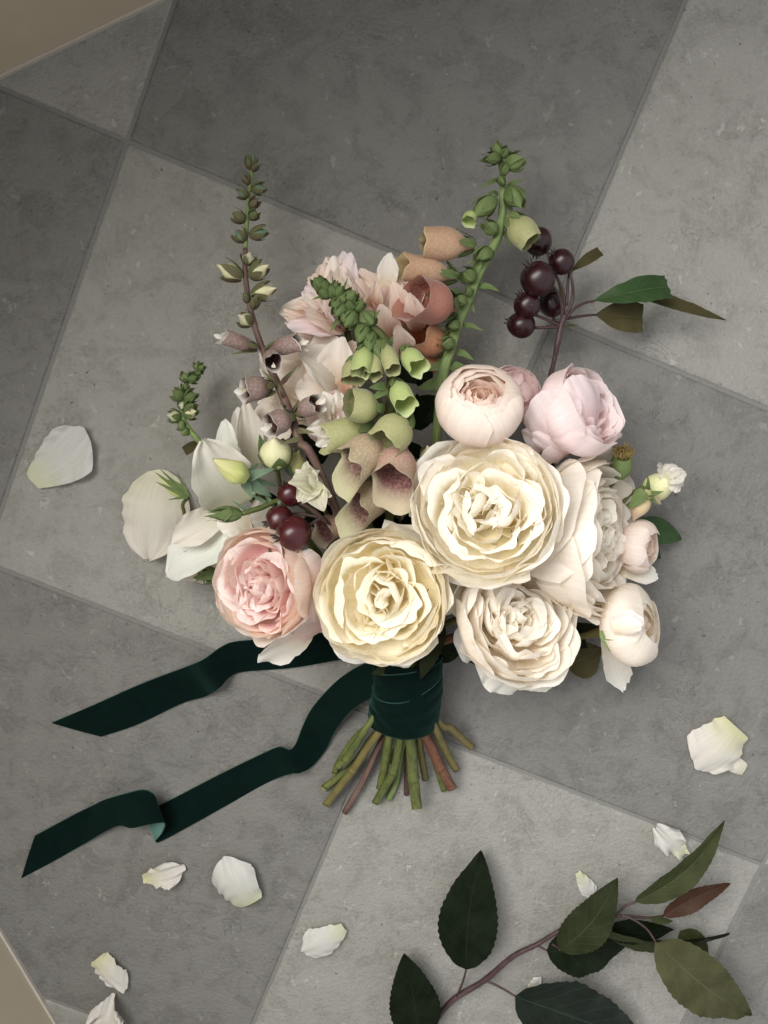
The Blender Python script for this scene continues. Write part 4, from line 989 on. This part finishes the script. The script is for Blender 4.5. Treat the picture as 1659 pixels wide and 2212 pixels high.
g = thing('foxglove_spike', 'short thin green foxglove tip standing alone at the far left', 'foxglove', W(427, 949, .05), FOX)
zf = lambda y: .030 + (y - 790) / 160 * .02
tube('stem', [W(x, y, zf(y)) for x, y in [(431, 792), (411, 816), (400, 840), (392, 888), (402, 917), (427, 949), (480, 1010)]] + [W(700, 1250, .03)], [S(3), S(5), S(6), S(6)], M['stem_fox'], g, n=40, lump=.03)
for x0, y0, x1, y1, r, mt in [(428, 796, 424, 784, 8, 'fg_green'), (430, 798, 440, 790, 8, 'fg_green'), (424, 802, 434, 806, 8, 'sepal'), (404, 824, 398, 804, 12, 'fg_green'), (408, 822, 426, 812, 11, 'sepal'), (399, 842, 401, 828, 8, 'fg_green'), (396, 862, 372, 842, 14, 'sepal'), (400, 862, 426, 850, 13, 'sepal'),
        (394, 884, 394, 868, 9, 'frill'), (400, 895, 424, 888, 14, 'bud_cream'), (402, 886, 420, 872, 13, 'sepal'), (392, 902, 360, 896, 13, 'frill'), (398, 918, 384, 920, 11, 'fg_green'), (410, 928, 390, 938, 9, 'fg_green')]:
    z = zf(y0); bud(g, W(x0, y0, z), W(x1, y1, z + .004), r, M[mt], M['sepal'], .85, 5, .35, tip=.35, z=z)

# ------------------------------------------------------------------ crab-apple sprigs
def berry(root, x, y, z, rpx, tuft, mat, ped=None):
    c = W(x, y, z); r = S(rpx * nr.uniform(.93, .99), z); e1, e2 = nr.uniform(.93, 1.03), nr.uniform(0, 3); tv = norm(np.array([tuft[0], tuft[1], .35])); fr = frame(tv)
    n, seg = 13, 20; P = np.zeros((n, seg, 3))
    for j in range(n):
        t = math.pi * j / (n - 1)
        for i in range(seg):
            a = 2 * math.pi * i / seg; rr = r * math.sin(t) * (1 + .025 * math.sin(5 * a + e2) + .03 * math.sin(2 * a + e2)) * e1; zc = -r * math.cos(t) * 1.03
            if j > n - 3: zc -= r * .12 * (j - n + 3)
            P[j, i] = c + fr @ np.array([rr * math.cos(a), rr * math.sin(a), zc])
    b_ = mkgrid('berry', P, M[mat], root, wrap=True)
    V, F = [], []
    for k in range(6):
        a = k * 2 * math.pi / 6 + .3; a2 = a + .45; am = a + .2; base = .22 * r; 
        b0 = len(V)
        for (rr, aa, zc) in ((base, a - .3, .94), (base, a2, .94), (base * 1.3, a2 - .1, 1.18), (base * 1.25, a - .2, 1.2), (base * (1.5 if k % 2 else 1.3), am, 1.34)):
            V.append(c + fr @ np.array([rr * math.cos(aa), rr * math.sin(aa), r * zc]))
        F += [(b0, b0 + 1, b0 + 2, b0 + 3), (b0 + 3, b0 + 2, b0 + 4)]
    mk('calyx', V, F, M['calyx'], b_)
    if ped: tube('berry_stalk', [c - tv * r * .9] + [W(*p) for p in ped], [S(3), S(3.2), S(4)], M['twig'], root, seg=7)
    return b_
BER = 'crab apple sprigs in the bouquet'
g = thing('crab_apple_sprig', 'crab apple sprig with six near-black berries and cut leaves at the upper right', 'berry sprig', W(1204, 745, .04), BER)
nd = (1212, 705, .046)
tube('twig', [W(1165, 900, .03), W(1190, 808, .040), W(1198, 775, .043), W(1204, 745, .045), W(*nd), W(1221, 680, .048)], [S(5), S(5), S(5.5), S(7), S(6)], M['twig'], g, lump=.10, n=36)
for x, y, z, r, tf, pd in [(1163, 522, .044, 29, (-.2, -1), [(1190, 570, .046), (1218, 640, .046), nd]), (1213, 566, .050, 27, (-.9, .8), [(1236, 610, .048), (1236, 650, .046), nd]), (1192, 655, .036, 31, (-.3, .8), [(1196, 690, .040), nd]),
        (1162, 603, .062, 37, (-.7, .9), [(1196, 620, .054), (1214, 660, .050), nd]), (1139, 659, .054, 29, (-.8, 1), [(1180, 690, .050), nd]), (1126, 702, .048, 31, (-1, .2), [(1170, 708, .046), nd])]:
    berry(g, x, y, z, r, tf, 'berry', pd)
LFv = 'leaf'
def leaf(root, a, b_, w_, mat, N_=(0, 0, 1), fold=.15, bend=.05, shape='leaf', ruf=.03, skew=0., pet=None, seed=0, tipc=0., nm='leaf', nv=21, asym=0., label=None):
    A, B = W(*a), W(*b_)
    l_ = mkgrid(nm, placed(A, B, S(w_, b_[2]), N_, 0., bend, tipc, ruf, shape, nu=13, nv=nv, seed=seed, skew=skew, fold=-fold, asym=asym), M[mat], root, label)
    if pet: tube('leaf_stalk', [A] + [W(*p) for p in pet], [S(2.6), S(3.2)], M['twig'], root, seg=7)
    return l_
leaf(g, (1284, 650, .046), (1446, 618, .040), 62, 'leaf_green', (.1, .5, 1), .1, .14, 'blunt', .05, .06, [(1262, 655, .046), (1240, 668, .047), (1222, 690, .047)], 3, -.05, label='dark green cut leaf')
leaf(g, (1360, 628, .034), (1569, 692, .022), 30, 'leaf_brown', (.1, .2, 1), .3, .05, 'leaf', .05, .02, None, 4)
leaf(g, (1288, 680, .036), (1388, 688, .030), 66, 'leaf_brown', (.1, .1, 1), .1, .05, 'blunt', .03, 0, [(1262, 682, .040), (1225, 688, .045)], 5, label='brown cut leaf')
leaf(g, (1235, 585, .044), (1297, 543, .040), 24, 'leaf_brown', (.1, .4, 1), .2, .05, 'blunt', .03, 0, [(1228, 600, .045), (1224, 660, .046)], 6)
leaf(g, (1214, 665, .048), (1205, 610, .052), 14, 'leaf_brown', (.5, .1, 1), .1, .05, 'sepal', .03, 0, None, 7)
leaf(g, (1222, 704, .046), (1248, 702, .046), 8, 'leaf_brown', (.5, .1, 1), .1, .05, 'sepal', .03, 0, None, 8)

g = thing('crab_apple_sprig', 'small sprig with three glossy wine-red berries above the pink rose', 'berry sprig', W(640, 1130, .09), BER)
nd = (694, 1118, .080)
for x, y, z, r, tf, pd in [(626, 1068, .078, 28, (-.5, .9), [(660, 1080, .080), nd]), (603, 1120, .086, 31, (-1, -.4), [(650, 1110, .08), nd]), (634, 1152, .098, 40, (-.9, -.2), [(668, 1135, .085), nd])]:
    berry(g, x, y, z, r, tf, 'berry_red', pd)
tube('twig', [W(650, 1085, .085), W(694, 1118, .080), W(760, 1200, .06), W(868, 1425, .034), W(880, 1560, .012)] + [W(*p) for p in STEM_ENDS[7][0]], [S(5), S(6), S(8), S(7)], M['stem_brown'], g, n=50, lump=.05)

# ------------------------------------------------------------------ loose foliage in the bouquet
FOL = 'leaves showing between the flowers'
def leafthing(label, *a, **k):
    t = thing('rose_leaf', label, 'leaf', W(*a[0]), FOL); leaf(t, *a, nm='blade', **k)
    return t
t = leafthing('narrow pointed green leaf hanging over the top of the ribbon wrap', (960, 1350, .060), (908, 1468, .058), 44, 'leaf_olive', (-.3, .1, 1), .2, .1, seed=11)
t = leafthing('rounded dark green leaf showing under the buttery rose beside the wrap', (890, 1425, .050), (800, 1456, .052), 44, 'leaf_olive', (0, -.2, 1), .1, .05, seed=12)
t = leafthing('broad brown-green leaf in the shade between the ivory and half-closed roses', (1225, 1440, .014), (1300, 1400, .012), 100, 'leaf_brown', (0, 0, 1), .05, .05, seed=13)
t = leafthing('bright green leaf tip lying on the floor at the right edge of the bouquet', (1370, 1130, .022), (1472, 1165, .010), 62, 'leaf_green', (.1, .1, 1), .12, .08, seed=14)
t = leafthing('dark green leaf half hidden under the peach-pink rose on the right', (1360, 1160, .016), (1428, 1206, .010), 60, 'leaf_green', (.1, .1, 1), .12, .05, seed=15)
t = leafthing('small grey-brown leaf behind the oval white petal at the left', (436, 952, .030), (398, 975, .026), 22, 'leaf_brown', (.1, .1, 1), .12, .05, 'blunt', seed=16)
t = leafthing('dark leaf between the pink rose and the plum bells', (575, 1010, .065), (560, 938, .070), 26, 'sepal', (.4, .1, 1), .12, .05, seed=17)
t = leafthing('slim olive leaf pointing right between the ivory rose and the half-closed rose', (1180, 1370, .03), (1300, 1352, .03), 36, 'leaf_olive', (.1, .5, 1), .12, .05, seed=18)
# dark filler foliage deep between the heads
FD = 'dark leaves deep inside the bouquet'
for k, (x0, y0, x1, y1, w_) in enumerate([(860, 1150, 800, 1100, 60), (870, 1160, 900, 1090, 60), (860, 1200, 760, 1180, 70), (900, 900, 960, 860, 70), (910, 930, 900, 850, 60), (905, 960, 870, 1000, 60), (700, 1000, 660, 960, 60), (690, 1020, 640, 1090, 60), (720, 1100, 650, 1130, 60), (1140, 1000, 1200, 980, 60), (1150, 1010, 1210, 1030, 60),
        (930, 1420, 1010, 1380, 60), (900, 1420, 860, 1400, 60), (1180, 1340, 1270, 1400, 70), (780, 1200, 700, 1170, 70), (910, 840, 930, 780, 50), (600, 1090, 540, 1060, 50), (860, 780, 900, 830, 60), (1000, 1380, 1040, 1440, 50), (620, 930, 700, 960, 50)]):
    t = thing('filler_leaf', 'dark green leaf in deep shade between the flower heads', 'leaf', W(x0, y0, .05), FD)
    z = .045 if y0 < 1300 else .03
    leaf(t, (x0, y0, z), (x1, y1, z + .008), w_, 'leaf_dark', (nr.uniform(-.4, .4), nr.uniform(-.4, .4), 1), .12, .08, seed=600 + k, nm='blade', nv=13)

# ------------------------------------------------------------------ velvet ribbon: wrap and two tails, one thing
rib = thing('velvet_ribbon', 'dark green velvet ribbon wound round the stems with two long cut tails on the floor', 'ribbon', W(875, 1500, .03))
wa, wb = W(878, 1412, .034), W(874, 1560, .0275)
def wrapband(t0, t1, tilt, rad, grow, ph, mat='velvet', name='wrap_band'):
    """one turn of ribbon round the stems with a slanting edge and a selvedge cord"""
    D = wb - wa; L = np.linalg.norm(D); d = D / L; fr = frame(d); seg = 48; n = 12
    # fr x axis: find the angle that looks up, so that slants face the camera
    up = math.atan2(fr[2, 1], fr[2, 0])
    P = np.zeros((n, seg, 3)); edge = []
    for i in range(seg):
        a = 2 * math.pi * i / seg
        sl = tilt * math.cos(a - up - ph)
        for j in range(n):
            q = j / (n - 1); t = (t0 + sl) + (t1 + sl * .3 - (t0 + sl)) * q
            t = min(.985 - .0 * j, max(0.0, t))
            edge_soft = min(1, 12 * q * 1.0, 12 * (1 - q)) if 0 < q < 1 else 0
            r = rad * (1 + grow * (t - .5)) * (1 - .05 * (1 - edge_soft)) + .0008 * math.sin(3 * a + 5 * t + ph) + .0006 * math.sin(17 * (t + .25 * math.cos(a - up - ph)) + a) * (.5 + .5 * math.sin(2 * a + ph)) + .0004 * math.sin(31 * (t - .2 * math.cos(a - up)) + 2 * a + ph)
            rx = r * 1.0
            P[j, i] = wa + D * t + fr @ np.array([rx * math.cos(a), rx * math.sin(a), 0])
            if j == 0: edge.append(wa + D * t + fr @ np.array([(rx + .0010) * math.cos(a), (rx + .0010) * math.sin(a), 0]))
    o = mkgrid(name, P, M[mat], rib, wrap=True)
    if .1 < t0 < .5: tube('selvedge', edge + [edge[0]], .00045, M['velvet_edge'], o, seg=5, n=72)
    return o
R0 = S(83, .055)
wrapband(.0, .96, .0, R0 * .95, -.06, 0)
wrapband(.12, .985, .10, R0 * .975, -.05, 2.2)
wrapband(.34, .99, .17, R0 * 1.0, -.04, .9)
wrapband(.58, 1.0, .16, R0 * 1.03, -.04, 1.3)
# bottom cap so that the stems leave a solid bundle
def tail(name, stations, mat, label, sub=9, nacross=9):
    top = smooth_path([W(*s[0]) for s in stations], len(stations) * sub); bot = smooth_path([W(*s[1]) for s in stations], len(stations) * sub)
    n = len(top); P = np.zeros((n, nacross, 3))
    for i in range(nacross):
        t = i / (nacross - 1)
        P[:, i] = top * (1 - t) + bot * t
        P[:, i, 2] += .0010 * math.sin(math.pi * t) + .0014 + .0007 * np.sin(np.linspace(0, n * .21, n) + 2.2 * t + len(stations)) * np.sin(np.linspace(0, n * .077, n) + 1 + t)
    T = norm(top[-1] - top[0])
    o = mkgrid(name, P[:, ::-1], M[mat], rib, label)
    nrm = np.cross(np.gradient((top + bot) / 2, axis=0), bot - top); nrm /= np.linalg.norm(nrm, axis=1)[:, None] + 1e-12
    # pile thickness: a second sheet underneath and a pale cord on each long edge
    P2 = P + nrm[:, None, :] * .0011
    mkgrid('ribbon_back', P2, M['satin'], o)
    for e in (P[:, 0] + nrm * .0005, P[:, -1] + nrm * .0005):
        tube('selvedge', e[::2], .00042, M['velvet_edge'], o, seg=5, n=n)
    return o
def st_(a, b_): return (a, b_)
tail('ribbon_tail', [st_((113, 1561, .0), (219, 1590, .0)), st_((200, 1524, .0), (300, 1562, .0)), st_((300, 1479, .0), (395, 1517, .001)), st_((392, 1444, .002), (446, 1502, .003)), st_((440, 1424, .016), (474, 1485, .015)), st_((478, 1398, .009), (500, 1459, .004)),
    st_((512, 1385, .003), (532, 1449, .001)), st_((600, 1378, .003), (628, 1441, .002)), st_((700, 1366, .010), (735, 1424, .010)), st_((790, 1340, .024), (815, 1410, .026))], 'velvet', 'upper ribbon tail, running left behind the roses')
tail('ribbon_tail', [st_((77, 1804, .0), (47, 1896, .0)), st_((150, 1765, .0), (110, 1862, .0)), st_((200, 1740, .003), (175, 1825, .001)), st_((226, 1727, .009), (250, 1784, .009)), st_((270, 1714, .016), (285, 1786, .014)), st_((312, 1705, .020), (325, 1778, .018)), st_((336, 1716, .018), (357, 1776, .017)),
    st_((338, 1728, .010), (354, 1793, .010)), st_((326, 1738, .005), (344, 1806, .004)), st_((318, 1748, .001), (338, 1815, .001)), st_((350, 1737, .0), (356, 1811, .0)), st_((475, 1672, .0), (480, 1743, .0)), st_((560, 1630, .0), (580, 1688, .0)), st_((602, 1613, .009), (628, 1670, .0085)), st_((626, 1619, .010), (648, 1668, .010)),
    st_((640, 1605, .003), (674, 1654, .003)), st_((655, 1567, .002), (702, 1620, .001)), st_((676, 1527, .010), (722, 1580, .006)), st_((720, 1477, .022), (756, 1536, .018)), st_((762, 1446, .034), (800, 1506, .030)), st_((815, 1420, .044), (850, 1480, .046))], 'velvet', 'lower ribbon tail with a folded loop near its end', sub=7)

# ------------------------------------------------------------------ fallen petals
FP = 'fallen petals on the tiles'
def fallen(label, parts, lift=.0015, cat='petal'):
    first = parts[0]
    t = None
    for k, p in enumerate(parts):
        (a, b_, w_, mt, kw) = p
        zed = kw.pop('z', .0); nx = kw.pop('N', (0, 0, 1))
        P = placed(W(*a, zed), W(*b_, zed), S(w_, 0), nx, nu=21, nv=21, **kw)
        P[..., 2] += lift - P[..., 2].min() + (zed if k else 0)
        if t is None and len(parts) == 1:
            o = mkgrid('fallen_petal', P, M[mt]); return tag(o, label, cat, FP)
        if t is None: t = thing('fallen_petal', label, cat, W(*a, 0), FP)
        mkgrid('fold', P, M[mt], t)
    return t
fallen('big greyish white cupped petal lying alone at the far left', [((72, 1036), (190, 925), 128, 'fallen', dict(cup=.16, bend=-.05, tipcurl=.10, ruffle=.05, seed=1, claw=.30, asym=.25, fold=.10))])
fallen('big beige petal leaning on the floor at the left edge of the bouquet', [((356, 1014), (326, 1204), 142, 'beige', dict(cup=-.16, bend=.16, tipcurl=.12, ruffle=.07, seed=2, shape='round', z=.0))])
fallen('small pale petal with a pointed left end below the ribbon loop', [((312, 1890), (402, 1868), 66, 'fallen_cream', dict(cup=.18, bend=.08, tipcurl=-.12, ruffle=.10, seed=3, claw=.25))])
fallen('large white cupped petal with a rolled top edge, right of the ribbon loop', [((548, 1938), (488, 1842), 112, 'fallen', dict(cup=-.22, bend=.12, tipcurl=-.14, ruffle=.05, seed=4, claw=.55, asym=-.15))])
fallen('white petal with a pointed upper right tip beside the tile joint', [((744, 1996), (655, 2050), 84, 'fallen', dict(cup=-.22, bend=.12, tipcurl=-.05, ruffle=.05, seed=5, claw=.3))])
fallen('small notched petal near the lower left corner', [((214, 2062), (278, 2126), 62, 'fallen_cream', dict(cup=-.18, bend=.10, tipcurl=.08, ruffle=.12, seed=6, claw=.75))])
fallen('crumpled dry petal at the bottom edge, lower left', [((238, 2222), (246, 2140), 84, 'fallen_cream', dict(cup=.12, bend=.12, tipcurl=-.15, ruffle=.30, seed=7, claw=.7))])
fallen('largest fallen petal, white and domed, on the dark tile at the right', [((1588, 1568), (1500, 1655), 122, 'fallen_cream', dict(cup=-.20, bend=.15, tipcurl=-.06, ruffle=.045, seed=8, claw=.6, asym=.15))])
fallen('tiny tan petal tucked under the largest fallen petal', [((1606, 1660), (1568, 1640), 40, 'beige', dict(cup=-.15, bend=.1, tipcurl=0, ruffle=.03, seed=9, claw=.7))])
fallen('thin crumpled petal lying across the tile joint above the leafy branch', [((1474, 1838), (1412, 1778), 70, 'fallen', dict(cup=.06, bend=.08, tipcurl=-.08, ruffle=.22, seed=10, claw=.3))])
fallen('faint narrow petal above the leafy branch', [((1246, 1880), (1282, 1936), 42, 'fallen', dict(cup=-.1, bend=.05, tipcurl=0, ruffle=.08, seed=11, claw=.3))])
fallen('little white petal fragment beside the branch stalk', [((1140, 2128), (1168, 2106), 22, 'fallen', dict(cup=-.1, bend=.1, tipcurl=0, ruffle=.1, seed=12, claw=.4))])

# ------------------------------------------------------------------ leafy branch, lower right
br = thing('leafy_branch', 'dark leafy branch with purple twig lying across the lower right corner', 'branch', W(1046, 2118, .01))
bp = [(905, 2262, .006), (936, 2212, .006), (978, 2160, .007), (1046, 2118, .010), (1108, 2066, .014), (1160, 2040, .018), (1222, 2004, .022), (1290, 1985, .026), (1342, 1978, .028)]
tube('twig', [W(*p) for p in bp], [S(8), S(7.5), S(7), S(6), S(4.5), S(3.5)], M['twig'], br, n=60, lump=.06)
leaf(br, (1007, 2094, .022), (1040, 1838, .016), 152, 'leaf_dark', (-.05, .0, 1), .06, .03, ruf=.02, skew=-.04, pet=[(1000, 2120, .014), (986, 2155, .008)], seed=21, nv=33)
leaf(br, (905, 2246, .016), (873, 2060, .018), 134, 'leaf_dark', (0, 0, 1), .06, .03, ruf=.02, skew=.02, pet=[(925, 2235, .008)], seed=22, nv=33)
leaf(br, (1113, 2152, .018), (1395, 2262, .016), 193, 'leaf_gloss', (0, .05, 1), .10, .06, ruf=.04, skew=-.05, pet=[(1085, 2135, .014), (1050, 2118, .010)], seed=23, nv=33)
leaf(br, (1181, 2053, .022), (1352, 2040, .016), 123, 'leaf_dark', (0, .1, 1), .05, .04, ruf=.03, skew=.04, pet=[(1160, 2042, .018)], seed=24, nv=33)
leaf(br, (1300, 2010, .020), (1456, 2008, .012), 65, 'leaf_dark', (0, .1, 1), .05, .04, ruf=.03, skew=.0, seed=25, nv=25)
leaf(br, (1300, 2006, .026), (1576, 2017, .014), 103, 'leaf_mid', (0, -.9, 1), .35, .05, ruf=.03, skew=.05, seed=26, nv=33)
leaf(br, (1210, 2052, .030), (1334, 1896, .034), 103, 'leaf_olive', (-.35, .3, 1), .12, .05, ruf=.03, skew=.06, pet=[(1204, 2046, .026), (1190, 2038, .020)], seed=27, nv=33)
leaf(br, (1373, 1948, .030), (1565, 1772, .034), 69, 'leaf_mid', (.3, .5, 1), .45, .05, ruf=.03, skew=.06, pet=[(1350, 1958, .029), (1330, 1978, .028)], seed=28, nv=33, label='folded leaf whose pale underside shows along its upper half')
leaf(br, (1433, 1978, .022), (1578, 1908, .020), 52, 'leaf_red', (.2, .4, 1), .25, .08, ruf=.06, skew=-.06, pet=[(1400, 1982, .024), (1350, 1978, .028)], seed=29, nv=25, label='small rust-red leaf')
leaf(br, (1404, 1984, .026), (1454, 1990, .024), 20, 'leaf_mid', (0, .2, 1), .2, .05, seed=30, nv=13)
leaf(br, (1416, 2034, .036), (1622, 2192, .020), 143, 'leaf_tan', (.1, .15, 1), .10, .06, ruf=.04, skew=.03, pet=[(1395, 2005, .034), (1360, 1982, .030), (1342, 1978, .028)], seed=31, nv=33, label='large tan-green leaf turned underside up')
leaf(br, (1470, 2010, .012), (1530, 2066, .012), 67, 'leaf_mid', (0, 0, 1), .05, .03, seed=32, nv=17)
